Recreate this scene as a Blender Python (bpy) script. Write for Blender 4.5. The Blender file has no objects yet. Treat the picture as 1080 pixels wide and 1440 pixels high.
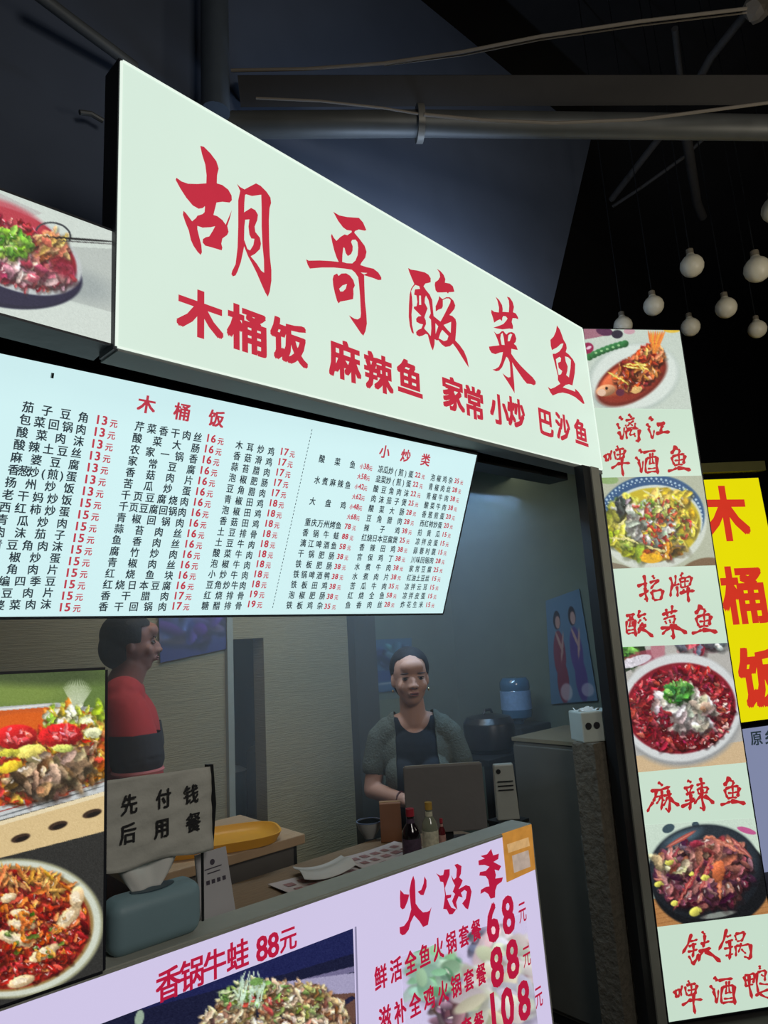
import bpy, bmesh, math, random
import numpy as np
from mathutils import Vector, Matrix
from mathutils.geometry import tessellate_polygon
random.seed(7)
SC = bpy.context.scene; COL = SC.collection
# ------------------------------------------------------------------ camera
F = 940.0; PITCH = math.radians(10.9); ROLL = math.radians(-3.45); YAW = math.radians(48); CZ = 1.55
_v = np.array([math.cos(YAW), math.sin(YAW), 0]); FW = _v*math.cos(PITCH)+np.array([0, 0, math.sin(PITCH)])
_r = np.array([_v[1], -_v[0], 0]); _u = np.cross(_r, FW)
RT = math.cos(ROLL)*_r+math.sin(ROLL)*_u; UP = -math.sin(ROLL)*_r+math.cos(ROLL)*_u
EYE = np.array([0, 0, CZ])
cam = bpy.data.cameras.new('camera'); camo = bpy.data.objects.new('camera', cam); COL.objects.link(camo)
camo.matrix_world = Matrix(((RT[0], UP[0], -FW[0], 0), (RT[1], UP[1], -FW[1], 0), (RT[2], UP[2], -FW[2], CZ), (0, 0, 0, 1)))
cam.sensor_fit = 'VERTICAL'; cam.sensor_height = 36; cam.lens = 36*F/1440; cam.clip_start = .02
SC.camera = camo
# ------------------------------------------------------------------ world, lights, exposure
SC.view_settings.view_transform = 'Standard'; SC.view_settings.look = 'None'
SC.view_settings.exposure = 0; SC.view_settings.gamma = 1; SC.view_settings.use_curve_mapping = False
W = bpy.data.worlds.new('world'); SC.world = W; W.use_nodes = True
W.node_tree.nodes['Background'].inputs[0].default_value = (.35, .42, .6, 1)
W.node_tree.nodes['Background'].inputs[1].default_value = .012
def area(name, loc, aim, sx, sy, power, col):
    l = bpy.data.lights.new(name, 'AREA'); l.shape = 'RECTANGLE'; l.size = sx; l.size_y = sy; l.energy = power; l.color = col
    o = bpy.data.objects.new(name, l); COL.objects.link(o); o.location = loc
    o.rotation_euler = (Vector(aim)-Vector(loc)).to_track_quat('-Z', 'Y').to_euler(); return o
LIGHTS = dict(
 room_lamp=((1.4, 2.1, 2.5), (1.5, 2.3, 0), .9, .5, 6.5, (1, .88, .66)),
 room_lamp_right=((2.9, 2.4, 2.5), (2.6, 2.2, 0), .5, .5, .8, (.95, .95, .75)),
 menu_glow_light=((1.85, 1.84, 2.13), (2.0, 2.5, 1.0), 1.0, .05, 12, (.36, .66, 1)),  # unseen blue light, added to feed the lens-like glow below the menu
 sign_glow_light=((2.1, 1.68, 2.84), (2.1, 1.95, 3.1), 1.2, .05, 15, (.56, .72, 1)),  # added uplight on the upper wall, imitates lens glare above the sign
 bulb_fill_light=((3.0, -.6, 2.3), (3.4, 1.3, 3.2), .5, .5, 10.0, (1, .90, .74)),  # unseen fill light added to brighten the unlit bulbs
 hall_lamp=((.6, -1.2, 2.7), (1.6, 1.6, 1.1), .8, .8, 22.0, (1, .95, .88)),
)
for k, a in LIGHTS.items(): area(k, *a)

# ------------------------------------------------------------------ helpers
def ray(p): return (p[0]-540)/F*RT-(p[1]-720)/F*UP+FW
def atY(p, Y): r = ray(p); return EYE+r*(Y/r[1])
def atX(p, X): r = ray(p); return EYE+r*(X/r[0])
def atZ(p, Z): r = ray(p); return EYE+r*((Z-CZ)/r[2])
def atD(p, d): return EYE+ray(p)*d
def lin(c):
    c = np.asarray(c, float)/255.0
    return np.where(c <= .04045, c/12.92, ((c+.055)/1.055)**2.4)
def rgb(c): l = lin(c); return (float(l[0]), float(l[1]), float(l[2]), 1)
MATS = {}
def mat(name, col, rough=.6, metal=0, emit=0, noise=.12, nscale=18, bump=.15, spec=.4, aniso=None, dif=.25, trans=0, alpha=1):
    if name in MATS: return MATS[name]
    m = bpy.data.materials.new(name); m.use_nodes = True; nt = m.node_tree; N = nt.nodes; L = nt.links
    b = N['Principled BSDF']; b.inputs['Roughness'].default_value = rough; b.inputs['Metallic'].default_value = metal
    b.inputs['Specular IOR Level'].default_value = spec
    tc = N.new('ShaderNodeTexCoord'); nz = N.new('ShaderNodeTexNoise'); nz.inputs['Scale'].default_value = nscale
    nz.inputs['Detail'].default_value = 6
    if aniso:
        mp = N.new('ShaderNodeMapping'); mp.inputs['Scale'].default_value = aniso
        L.new(tc.outputs['Object'], mp.inputs[0]); L.new(mp.outputs[0], nz.inputs['Vector'])
    else: L.new(tc.outputs['Object'], nz.inputs['Vector'])
    mx = N.new('ShaderNodeMix'); mx.data_type = 'RGBA'; c = rgb(col)
    mx.inputs[6].default_value = tuple(x*(1-noise) for x in c[:3])+(1,); mx.inputs[7].default_value = tuple(min(1, x*(1+noise)) for x in c[:3])+(1,)
    L.new(nz.outputs['Fac'], mx.inputs[0])
    if emit:
        L.new(mx.outputs[2], b.inputs['Emission Color']); b.inputs['Emission Strength'].default_value = emit
        b.inputs['Base Color'].default_value = tuple(x*dif for x in c[:3])+(1,)
    else: L.new(mx.outputs[2], b.inputs['Base Color'])
    if bump and not emit:
        bp = N.new('ShaderNodeBump'); bp.inputs['Strength'].default_value = bump; bp.inputs['Distance'].default_value = .01
        L.new(nz.outputs['Fac'], bp.inputs['Height']); L.new(bp.outputs[0], b.inputs['Normal'])
    if trans: b.inputs['Transmission Weight'].default_value = trans
    if alpha < 1: b.inputs['Alpha'].default_value = alpha
    MATS[name] = m; return m
def vmat(name, emit):
    if name in MATS: return MATS[name]
    m = bpy.data.materials.new(name); m.use_nodes = True; nt = m.node_tree; b = nt.nodes['Principled BSDF']
    a = nt.nodes.new('ShaderNodeAttribute'); a.attribute_name = 'Col'
    nz = nt.nodes.new('ShaderNodeTexNoise'); nz.inputs['Scale'].default_value = 220
    tc = nt.nodes.new('ShaderNodeTexCoord'); nt.links.new(tc.outputs['Object'], nz.inputs['Vector'])
    hs = nt.nodes.new('ShaderNodeHueSaturation'); mr = nt.nodes.new('ShaderNodeMapRange')
    mr.inputs[3].default_value = .93; mr.inputs[4].default_value = 1.07
    nt.links.new(nz.outputs['Fac'], mr.inputs[0]); nt.links.new(mr.outputs[0], hs.inputs['Value']); nt.links.new(a.outputs['Color'], hs.inputs['Color'])
    b.inputs['Roughness'].default_value = .5
    if emit:
        nt.links.new(hs.outputs[0], b.inputs['Emission Color']); b.inputs['Emission Strength'].default_value = emit
        b.inputs['Base Color'].default_value = (.02, .02, .02, 1)
    else: nt.links.new(hs.outputs[0], b.inputs['Base Color'])
    MATS[name] = m; return m

def link(name, me, m, parent=None, loc=(0, 0, 0), kind=None, label=None):
    o = bpy.data.objects.new(name, me); COL.objects.link(o); o.location = loc
    if m is not None: me.materials.clear(); me.materials.append(m)
    if parent is not None: o.parent = parent
    if kind: o['kind'] = kind
    if label: o['label'] = label
    return o
def tag(o, label, cat, group=None):
    o['label'] = label; o['category'] = cat
    if group: o['group'] = group
    return o
def thing(name, label, cat, loc=(0, 0, 0), rz=0, group=None):
    o = bpy.data.objects.new(name, None); COL.objects.link(o); o.location = loc; o.rotation_euler = (0, 0, rz); o.empty_display_size = .05
    return tag(o, label, cat, group)
def copytree(o, parent=None):
    c = o.copy(); COL.objects.link(c)
    if parent is not None: c.parent = parent
    for ch in [x for x in bpy.data.objects if x.parent == o]: copytree(ch, c)
    return c
class MB:
    def __init__(s): s.v = []; s.f = []
    def add(s, vs, fs):
        n = len(s.v); s.v += [tuple(map(float, a)) for a in vs]; s.f += [tuple(i+n for i in f) for f in fs]; return s
    def hexa(s, a, b):     # two quads (4 pts each)
        return s.add(list(a)+list(b), [(0, 1, 2, 3), (7, 6, 5, 4), (0, 4, 5, 1), (1, 5, 6, 2), (2, 6, 7, 3), (3, 7, 4, 0)])
    def box(s, x0, y0, z0, x1, y1, z1):
        return s.hexa([(x0, y0, z0), (x1, y0, z0), (x1, y1, z0), (x0, y1, z0)], [(x0, y0, z1), (x1, y0, z1), (x1, y1, z1), (x0, y1, z1)])
    def tube(s, pts, r, n=10, cap=True):
        pts = [np.array(p, float) for p in pts]; rr = r if hasattr(r, '__len__') else [r]*len(pts); rings = []
        for i, p in enumerate(pts):
            t = pts[min(i+1, len(pts)-1)]-pts[max(i-1, 0)]; t /= np.linalg.norm(t)+1e-12
            a = np.cross(t, [0, 0, 1.0]) if abs(t[2]) < .95 else np.cross(t, [1.0, 0, 0]); a /= np.linalg.norm(a); b = np.cross(t, a)
            rings.append([p+rr[i]*(math.cos(k*2*math.pi/n)*a+math.sin(k*2*math.pi/n)*b) for k in range(n)])
        vs = [q for g in rings for q in g]; fs = []
        for i in range(len(pts)-1):
            for k in range(n): fs.append((i*n+k, i*n+(k+1) % n, (i+1)*n+(k+1) % n, (i+1)*n+k))
        if cap: fs += [tuple(range(n))[::-1], tuple((len(pts)-1)*n+k for k in range(n))]
        return s.add(vs, fs)
    def lathe(s, prof, n=24, c=(0, 0, 0), sx=1, sy=1):
        vs = [(c[0]+r*sx*math.cos(k*2*math.pi/n), c[1]+r*sy*math.sin(k*2*math.pi/n), c[2]+z) for r, z in prof for k in range(n)]
        fs = [(i*n+k, i*n+(k+1) % n, (i+1)*n+(k+1) % n, (i+1)*n+k) for i in range(len(prof)-1) for k in range(n)]
        fs += [tuple(range(n))[::-1], tuple((len(prof)-1)*n+k for k in range(n))]
        return s.add(vs, fs)
    def mesh(s, name='m', smooth=False, bevel=0, off=(0, 0, 0)):
        me = bpy.data.meshes.new(name); me.from_pydata([(a[0]-off[0], a[1]-off[1], a[2]-off[2]) for a in s.v], [], s.f)
        bm = bmesh.new(); bm.from_mesh(me); bmesh.ops.recalc_face_normals(bm, faces=bm.faces)
        if bevel: bmesh.ops.bevel(bm, geom=bm.edges[:], offset=bevel, segments=2, profile=.6, affect='EDGES', clamp_overlap=True)
        bm.to_mesh(me); bm.free()
        if smooth:
            for p in me.polygons: p.use_smooth = True
            try: me.set_sharp_from_angle(angle=math.radians(40))
            except Exception: pass
        return me
    def obj(s, name, m, parent=None, smooth=False, bevel=0, off=(0, 0, 0), loc=(0, 0, 0), kind=None, label=None):
        return link(name, s.mesh(name, smooth, bevel, off), m, parent, loc, kind, label)
def struct(name, mb, m, **k): return mb.obj(name, m, kind='structure', **k)

# ------------------------------------------------------------------ glyphs (built-in font)
GL = {}
def load_glyphs(chars):
    tmp = []
    for ch in sorted(chars):
        cu = bpy.data.curves.new('g', 'FONT'); cu.body = ch; cu.size = 1; cu.resolution_u = 2
        o = bpy.data.objects.new('g', cu); COL.objects.link(o); tmp.append((ch, False, o))
    bpy.context.view_layer.update(); dg = bpy.context.evaluated_depsgraph_get()
    for ch, b, o in tmp:
        me = bpy.data.meshes.new_from_object(o.evaluated_get(dg))
        v = np.array([x.co[:2] for x in me.vertices]) if len(me.vertices) else np.zeros((0, 2)); f = [tuple(p.vertices) for p in me.polygons]
        GL[ch] = (v, f); bpy.data.meshes.remove(me)
    for ch, b, o in tmp:
        cu = o.data; bpy.data.objects.remove(o); bpy.data.curves.remove(cu)
CJKW = 1.0; CJKC = .38
def adv(ch): return .53 if ch in '0123456789' else (.36 if ch in '()' else CJKW)

class Board:
    """a real flat panel: plane through o, horizontal axis h, down axis v, normal n towards the street"""
    def __init__(s, o, yaw, tilt=0, roll=0):
        s.o = np.array(o, float); h = np.array([math.cos(yaw), math.sin(yaw), 0]); back = np.array([-h[1], h[0], 0])
        v = np.array([0, 0, -1.])*math.cos(tilt)+back*math.sin(tilt); c, q = math.cos(roll), math.sin(roll)
        s.h = c*h-q*v; s.v = c*v+q*h; s.n = -np.cross(s.v, s.h); s.n = s.n if s.n @ (EYE-s.o) > 0 else -s.n
    def uv(s, p):
        r = ray(p); P = EYE+r*(((s.o-EYE) @ s.n)/(r @ s.n))-s.o; return np.array([P @ s.h, P @ s.v])
    def P(s, uv, k=0): return s.o+uv[0]*s.h+uv[1]*s.v+k*s.n
    def slab(s, px, k0, k1, grow=0, uvs=None):
        q = [s.uv(p) for p in px] if uvs is None else [np.array(a) for a in uvs]
        if grow:
            g = [(-1, -1), (1, -1), (1, 1), (-1, 1)]; q = [a+grow*np.array(b) for a, b in zip(q, g)]
        return MB().hexa([s.P(a, k0) for a in q], [s.P(a, k1) for a in q])
    def glyph(s, mb, ch, c, H, k, bold=True, wf=1, shear=0):
        v, f = GL[ch]
        if not len(v): return
        cx = {'(': .19, ')': .19}.get(ch, .25) if ch in '0123456789()' else .5; cy = .34 if ch in '0123456789()' else .36
        bw = {True: .016, False: 0}.get(bold, bold)
        for i, (dx, dy) in enumerate([(a_, b_*.8) for a_ in (-1, 0, 1) for b_ in (-1, 0, 1)] if bw > .03 else [(-1, -.7), (1, .7), (-1, .7), (1, -.7)] if bw > .02 else ([(-1, -.6), (1, .6), (0, 0)] if bw else [(0, 0)])):
            u = c[0]+(v[:, 0]-cx+dx*bw)*H*wf; w = c[1]-(v[:, 1]-cy+dy*bw)*H
            mb.add(s.o[None]+u[:, None]*s.h+w[:, None]*s.v+(k+.00004*i)*s.n, f)
    def line(s, mb, text, a, b, H, k, **kw):        # first and last character centres in board units
        n = len(text)
        for i, ch in enumerate(text):
            t = i/(n-1) if n > 1 else .5; s.glyph(mb, ch, a+(b-a)*t, H, k, **kw)
    def word(s, mb, text, c, H, k, small=1, wf=1, **kw):
        ws = [(adv(ch) if ch in '0123456789()' else small)*wf for ch in text]; x = -sum(ws)/2
        for ch, w in zip(text, ws):
            sz = H if ch in '0123456789()' or small == 1 else H*small*(1.0)
            dy = 0 if sz == H else (H-sz)*.3
            s.glyph(mb, ch, np.array([c[0]+(x+w/2)*H, c[1]+dy]), sz, k, wf=wf, **kw); x += w
    def poly(s, mb, rings, k):
        R3 = [[Vector((*s.uv(p), 0)) for p in r] for r in rings]; flat = [s.P(p, k) for r in R3 for p in r]
        mb.add(flat, [tuple(t) for t in tessellate_polygon(R3)])
    def stroke(s, mb, pts, w, k, thin=.55):          # brush stroke, pts in photo px, w px
        pts = [np.array(p, float) for p in pts]; seg = [np.linalg.norm(pts[i+1]-pts[i]) for i in range(len(pts)-1)]; T = sum(seg)
        n = max(6, int(T/1.2)); out = []
        for i in range(n+1):
            d = T*i/n; j = 0
            while j < len(seg)-1 and d > seg[j]: d -= seg[j]; j += 1
            out.append(pts[j]+(pts[j+1]-pts[j])*min(1, d/max(seg[j], 1e-6)))
        L = []; Rr = []
        for i, p in enumerate(out):
            t = out[min(i+1, n)]-out[max(i-1, 0)]; t = t/(np.linalg.norm(t)+1e-9); nn = np.array([-t[1], t[0]]); x = i/n
            ww = w*.5*(thin+.08+(1.15-thin)*abs(math.cos(math.pi*min(1, x*.93)))**1.3)*min(1, .35+x*9)*min(1, .15+(1-x)*6)
            L.append(s.P(s.uv(p+nn*ww), k)); Rr.append(s.P(s.uv(p-nn*ww), k))
        mb.add(L+Rr, [(i, i+1, n+1+i+1, n+1+i) for i in range(n)])
    def print_(s, name, px, canvas, nu, nv, k, m, parent, off, label=None):
        q = [s.uv(p) for p in px]; gu, gv = np.meshgrid(np.linspace(0, 1, nu), np.linspace(0, 1, nv)); gu = gu.ravel(); gv = gv.ravel()
        uv = ((1-gu)*(1-gv))[:, None]*q[0]+(gu*(1-gv))[:, None]*q[1]+(gu*gv)[:, None]*q[2]+((1-gu)*gv)[:, None]*q[3]
        P = s.o+uv[:, :1]*s.h+uv[:, 1:]*s.v+k*s.n
        d = P-EYE; z = d @ FW; X = 540+F*(d @ RT)/z; Y = 720-F*(d @ UP)/z
        col = canvas.sample(X, Y)
        I = np.arange(nu*nv).reshape(nv, nu); fs = np.stack([I[:-1, :-1], I[1:, :-1], I[1:, 1:], I[:-1, 1:]], -1).reshape(-1, 4)
        me = bpy.data.meshes.new(name); me.from_pydata((P-np.array(off)).tolist(), [], fs.tolist())
        ca = me.color_attributes.new('Col', 'FLOAT_COLOR', 'POINT')
        ca.data.foreach_set('color', np.concatenate([lin(col), np.ones((len(col), 1))], 1).astype(np.float32).ravel())
        return link(name, me, m, parent, label=label)

# ------------------------------------------------------------------ printed food pictures: a little painter
class Canvas:
    def __init__(s, x0, y0, x1, y1, bg, S=1.5):
        s.x0, s.y0, s.S = x0, y0, S; s.w = int((x1-x0)*S); s.h = int((y1-y0)*S)
        s.a = np.zeros((s.h, s.w, 3)); s.a[:] = bg; s.fm = np.zeros((s.h, s.w), bool); s.inb = False; s.r = np.random.RandomState(5); s.wsmall = (x1-x0) > 190 and (y1-y0) < 150
    def ell(s, cx, cy, rx, ry, ang=0, col=(0, 0, 0), soft=.12, a=1, shade=0):
        R = max(rx, ry)*1.15+1; i0 = max(0, int((cx-R-s.x0)*s.S)); i1 = min(s.w, int((cx+R-s.x0)*s.S)+2)
        j0 = max(0, int((cy-R-s.y0)*s.S)); j1 = min(s.h, int((cy+R-s.y0)*s.S)+2)
        if i1 <= i0 or j1 <= j0: return
        Y, X = np.mgrid[j0:j1, i0:i1]; X = X/s.S+s.x0-cx; Y = Y/s.S+s.y0-cy; c, q = math.cos(ang), math.sin(ang)
        U = (X*c+Y*q)/rx; V = (-X*q+Y*c)/ry; d = np.sqrt(U*U+V*V)
        m = np.clip((1-d)/soft+.5, 0, 1)[..., None]*a; cc = np.array(col, float)[None, None]
        if shade: cc = cc*(1+shade*(-(U*.4+V*.8)))[..., None]
        s.a[j0:j1, i0:i1] = s.a[j0:j1, i0:i1]*(1-m)+np.clip(cc, 0, 255)*m
        if s.inb: s.fm[j0:j1, i0:i1] |= m[..., 0] > .5
    def line(s, p, q, w, col, a=1):
        L = math.hypot(q[0]-p[0], q[1]-p[1]); n = max(2, int(L/(w*.5)))
        s.ell((p[0]+q[0])/2, (p[1]+q[1])/2, L/2+w/2, w/2, math.atan2(q[1]-p[1], q[0]-p[0]), col, .3, a)
    def poly(s, pts, col, a=1):
        Y, X = np.mgrid[0:s.h, 0:s.w]; X = X/s.S+s.x0; Y = Y/s.S+s.y0; ins = np.zeros(X.shape, bool); n = len(pts)
        for i in range(n):
            x1, y1 = pts[i]; x2, y2 = pts[(i+1) % n]
            if y1 == y2: continue
            ins ^= ((y1 > Y) != (y2 > Y)) & (X < (x2-x1)*(Y-y1)/(y2-y1)+x1)
        s.a[ins] = s.a[ins]*(1-a)+np.array(col, float)*a
    def blobs(s, n, reg, size, pal, elong=(1.2, 3), jit=18, hl=.25, shade=.45, shadow=.35):
        cx, cy, rx, ry, ang = reg; r = s.r; s.inb = True
        for _ in range(n):
            t = r.rand()*6.283; q = math.sqrt(r.rand()); u, v = q*rx*math.cos(t), q*ry*math.sin(t)
            x = cx+u*math.cos(ang)-v*math.sin(ang); y = cy+u*math.sin(ang)+v*math.cos(ang)
            sz = r.uniform(*size); e = r.uniform(*elong); th = r.rand()*3.14; c = np.array(pal[r.randint(len(pal))], float)+r.randn(3)*jit*.4+r.randn()*jit
            if shadow: s.ell(x+sz*.3, y+sz*.45, sz*e*.55, sz*.6, th, (c*.3), .4, shadow)
            s.ell(x, y, sz*e*.5, sz*.5, th, c, .3, .95, shade)
            if r.rand() < hl: s.ell(x-sz*.15, y-sz*.2, sz*.22*e, sz*.12, th, (255, 245, 235), .6, .75)
        s.inb = False
    def field(s, cell):
        gh, gw = int(s.h/cell)+3, int(s.w/cell)+3; g = s.r.randn(gh, gw); y = np.arange(s.h)/cell; x = np.arange(s.w)/cell; j = y.astype(int); i = x.astype(int)
        fy = (y-j)[:, None]; fx = (x-i)[None]; fy = fy*fy*(3-2*fy); fx = fx*fx*(3-2*fx)
        return (g[j][:, i]*(1-fx)+g[j][:, i+1]*fx)*(1-fy)+(g[j+1][:, i]*(1-fx)+g[j+1][:, i+1]*fx)*fy
    def warp(s, amp=1.1, cell=5):
        Y, X = np.mgrid[0:s.h, 0:s.w]; X = np.clip(X+amp*s.S*s.field(cell), 0, s.w-1).astype(int); Y = np.clip(Y+amp*s.S*s.field(cell), 0, s.h-1).astype(int)
        W_ = s.a[Y, X]*(1+.08*s.field(3)[..., None]+.07*s.field(9)[..., None]); s.a = np.where(s.fm[..., None], W_, s.a)
    def grain(s, amt):
        s.warp(.7 if s.wsmall else .9)
        s.a = np.clip(s.a+s.r.randn(s.h, s.w, 1)*amt, 0, 255)
    def sample(s, X, Y):
        x = np.clip((X-s.x0)*s.S, 0, s.w-1.01); y = np.clip((Y-s.y0)*s.S, 0, s.h-1.01); i = x.astype(int); j = y.astype(int); fx = (x-i)[:, None]; fy = (y-j)[:, None]
        A = s.a; return (A[j, i]*(1-fx)+A[j, i+1]*fx)*(1-fy)+(A[j+1, i]*(1-fx)+A[j+1, i+1]*fx)*fy

RED = (188, 42, 62); INK = (44, 58, 66)
m_ink = mat('ink_black', INK, emit=.9, noise=.05); m_red = mat('ink_red', RED, emit=1, noise=.05)
m_redd = mat('ink_red_small', (186, 58, 74), emit=1, noise=.05)
m_house = mat('housing_black', (30, 33, 40), .5, noise=.2); m_alu = mat('aluminium_trim', (150, 152, 148), .38, .7, noise=.1)
m_print = vmat('printed_picture', 1.0)

# ------------------------------------------------------------------ structure
m_dark = mat('dark_plaster', (46, 48, 52), .95, nscale=6, noise=.3, bump=.4)
m_blue = mat('navy_painted_board', (74, 82, 96), .8, nscale=5, noise=.15)
m_ceil = mat('black_ceiling', (34, 33, 33), .95, nscale=3, noise=.4, bump=.5)
m_floor = mat('concrete_floor', (70, 68, 64), .7, nscale=9, noise=.3)
m_soffit = mat('grey_soffit', (120, 126, 124), .6, nscale=8)
m_wood = mat('wallpaper_stripe', (150, 136, 104), .85, nscale=30, noise=.3, aniso=(.5, .5, 9), bump=.5)
m_wallg = mat('greenish_wall', (104, 112, 98), .9, nscale=8, noise=.2)
m_post = mat('dark_frame', (34, 36, 38), .45, .3, nscale=12)
m_conc = mat('rough_render', (96, 90, 78), .95, nscale=40, noise=.45, bump=1)
struct('floor', MB().box(-2, -3, -.1, 9, 7, 0), m_floor)
struct('ceiling', MB().box(-4, -4, 5.6, 12, 9, 5.7), m_ceil)
struct('wall_upper', MB().hexa([(-.6, 1.95, 2.67), (2.80, 1.95, 2.67), (3.87, 1.95, 4.84), (-.6, 1.95, 4.84)], [(-.6, 2.05, 2.67), (2.80, 2.05, 2.67), (3.87, 2.05, 4.84), (-.6, 2.05, 4.84)]), m_blue)
struct('wall_end', MB().box(2.78, 3.2, 0, 12, 3.3, 5.6), m_ceil)
struct('wall_rear', MB().box(-4, 5.0, 2.7, 2.9, 5.1, 5.6), m_ceil)
struct('ceiling_room', MB().box(-.6, 1.73, 2.62, 3.3, 3.6, 2.66), m_dark)
# back wall with doorway
struct('wall_back', MB().box(-.6, 2.9, 0, 1.575, 3.0, 2.62).box(1.765, 2.9, 0, 2.29, 3.0, 2.62).box(1.575, 2.9, 1.60, 1.765, 3.0, 2.62), m_wood)
struct('trim_1', MB().box(1.555, 2.875, 0, 1.585, 2.9, 2.6), mat('pale_edge', (150, 150, 136), .6))
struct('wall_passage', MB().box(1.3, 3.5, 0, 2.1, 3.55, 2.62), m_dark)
struct('trim_2', MB().box(2.29, 2.84, 0, 2.44, 3.0, 2.62), mat('dark_pillar', (58, 54, 46), .8))
struct('wall_back_right', MB().box(2.44, 2.96, 0, 3.3, 3.02, 2.62), m_wallg)
struct('wall_right', MB().box(3.2, 1.68, 0, 3.26, 3.0, 2.62), m_wallg)
struct('wall_left', MB().box(-.6, 1.5, 0, -.55, 3.0, 2.62), m_wallg)
# header beam behind the sign and the right hand posts
struct('trim_3', MB().box(-.4, 1.62, 2.21, 2.58, 1.72, 2.62), m_post)
struct('trim_4', MB().box(2.43, 1.45, 0, 2.486, 1.49, 2.22), m_post)
struct('trim_5', MB().box(2.487, 1.445, 0, 2.548, 1.465, 2.22), mat('steel_strip', (160, 162, 152), .5, .3))
struct('wall_stub', MB().box(2.36, 1.502, 0, 2.60, 1.60, 1.115), m_conc, bevel=.004)

# added steam volume that imitates the bluish lens glow inside
hz = bpy.data.materials.new('veil'); hz.use_nodes = True; nt = hz.node_tree; nt.nodes.remove(nt.nodes['Principled BSDF'])
vs_ = nt.nodes.new('ShaderNodeVolumeScatter'); vs_.inputs['Density'].default_value = .18; vs_.inputs['Color'].default_value = (.85, .93, 1, 1); vs_.inputs['Anisotropy'].default_value = .2
nt.links.new(vs_.outputs[0], nt.nodes['Material Output'].inputs['Volume'])
o = MB().box(-.5, 1.62, .97, 3.18, 2.83, 2.15).obj('glow_haze', hz, kind='stuff'); tag(o, 'thin bluish added steam hanging inside the stall', 'veil')

# ------------------------------------------------------------------ all characters
COL1 = ['茄子豆角13', '包菜回锅肉13', '酸菜肉沫13', '酸辣土豆丝13', '麻婆豆腐13', '香葱炒(煎)蛋13', '扬州炒饭13', '老干妈炒饭15', '西红柿炒蛋15', '青瓜炒肉15', '肉沫茄子15', '青豆角肉沫15', '青椒炒蛋15', '豆角肉片15', '干编四季豆15', '土豆肉片15', '麻婆菜肉沫15']
COL2 = ['芹菜香干肉丝16', '酸菜大肠16', '农家一锅香16', '家常豆腐16', '香菇肉片16', '苦瓜炒蛋16', '千页豆腐烧肉16', '千页豆腐回锅肉16', '青椒回锅肉16', '蒜苔肉丝16', '鱼香肉丝16', '腐竹炒肉16', '青椒肉丝16', '红烧鱼块16', '红烧日本豆腐16', '香干腊肉17', '香干回锅肉17']
COL3 = ['木耳炒鸡17', '香菇滑鸡17', '蒜苔腊肉17', '泡椒肥肠17', '豆角腊肉17', '青椒田鸡18', '泡椒田鸡18', '香菇田鸡18', '土豆排骨18', '土豆牛肉18', '酸菜牛肉18', '泡椒牛肉18', '小炒牛肉18', '豆角炒牛肉18', '红烧排骨19', '糖醋排骨19']
COL4 = ['酸菜鱼小38', '大58', '水煮麻辣鱼小42', '大62', '大盘鸡小48', '大68', '重庆万州烤鱼78', '香锅牛蛙88', '漓江啤酒鱼58', '干锅肥肠38', '铁板肥肠38', '铁锅啤酒鸭38', '铁板田鸡38', '泡椒肥肠38', '铁板鸡杂35']
COL5 = ['凉瓜炒(煎)蛋22', '韭菜炒(煎)蛋22', '酸豆角肉沫22', '肉沫茄子煲25', '酸菜大肠28', '豆角腊肉28', '辣子鸡38', '红烧日本豆腐煲25', '香辣田鸡38', '宫保鸡丁38', '水煮牛肉38', '水煮肉片38', '苦瓜牛肉35', '红烧全鱼58', '鱼香肉丝28']
COL6 = ['泡椒鸡杂35', '青椒肉丝28', '青椒牛肉38', '酸菜牛肉38', '香葱煎蛋20', '西红柿炒蛋20', '拍黄瓜15', '凉拌皮蛋15', '蒜蓉时蔬15', '川味回锅肉28', '家常豆腐25', '红油土豆丝15', '凉拌云耳15', '凉拌皮蛋15', '炸花生米15']
OTHER = '木桶饭麻辣鱼家常小炒巴沙鱼小炒类元大香锅牛蛙88元鲜活全鱼火锅套餐68滋补全鸡元108原乡先付钱后用餐0123456789'
load_glyphs(set(''.join(COL1+COL2+COL3+COL4+COL5+COL6)+OTHER))

def lightbox(name, label, bd, px, depth, facecol, emit=1.0, grow=.008, house=None, noise=.03, nscale=2.5, group=None, rim=None):
    q = bd.uv(px[3]); L = bd.P(q); L = np.array(L)
    t = thing(name, label, 'sign', tuple(L), 0, group)
    bd.slab(px, -.0005, -depth, grow).obj('housing', house or m_house, t, off=L)
    fr = MB(); uv = [bd.uv(p) for p in px]; g = .005
    for i in range(4):
        a, b = uv[i], uv[(i+1) % 4]; d = (b-a)/np.linalg.norm(b-a); nn = np.array([d[1], -d[0]])
        q4 = [a-d*.0, b+d*.0, b+nn*g, a+nn*g]; fr.hexa([bd.P(x, -.002) for x in q4], [bd.P(x, .004) for x in q4])
    fr.obj('edge_frame', rim or house or m_house, t, off=L)
    bd.slab(px, -.0, .002).obj('light_panel', mat('lit_'+name, facecol, emit=emit, noise=noise, nscale=nscale, rough=.35), t, off=L)
    return t, L

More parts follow.
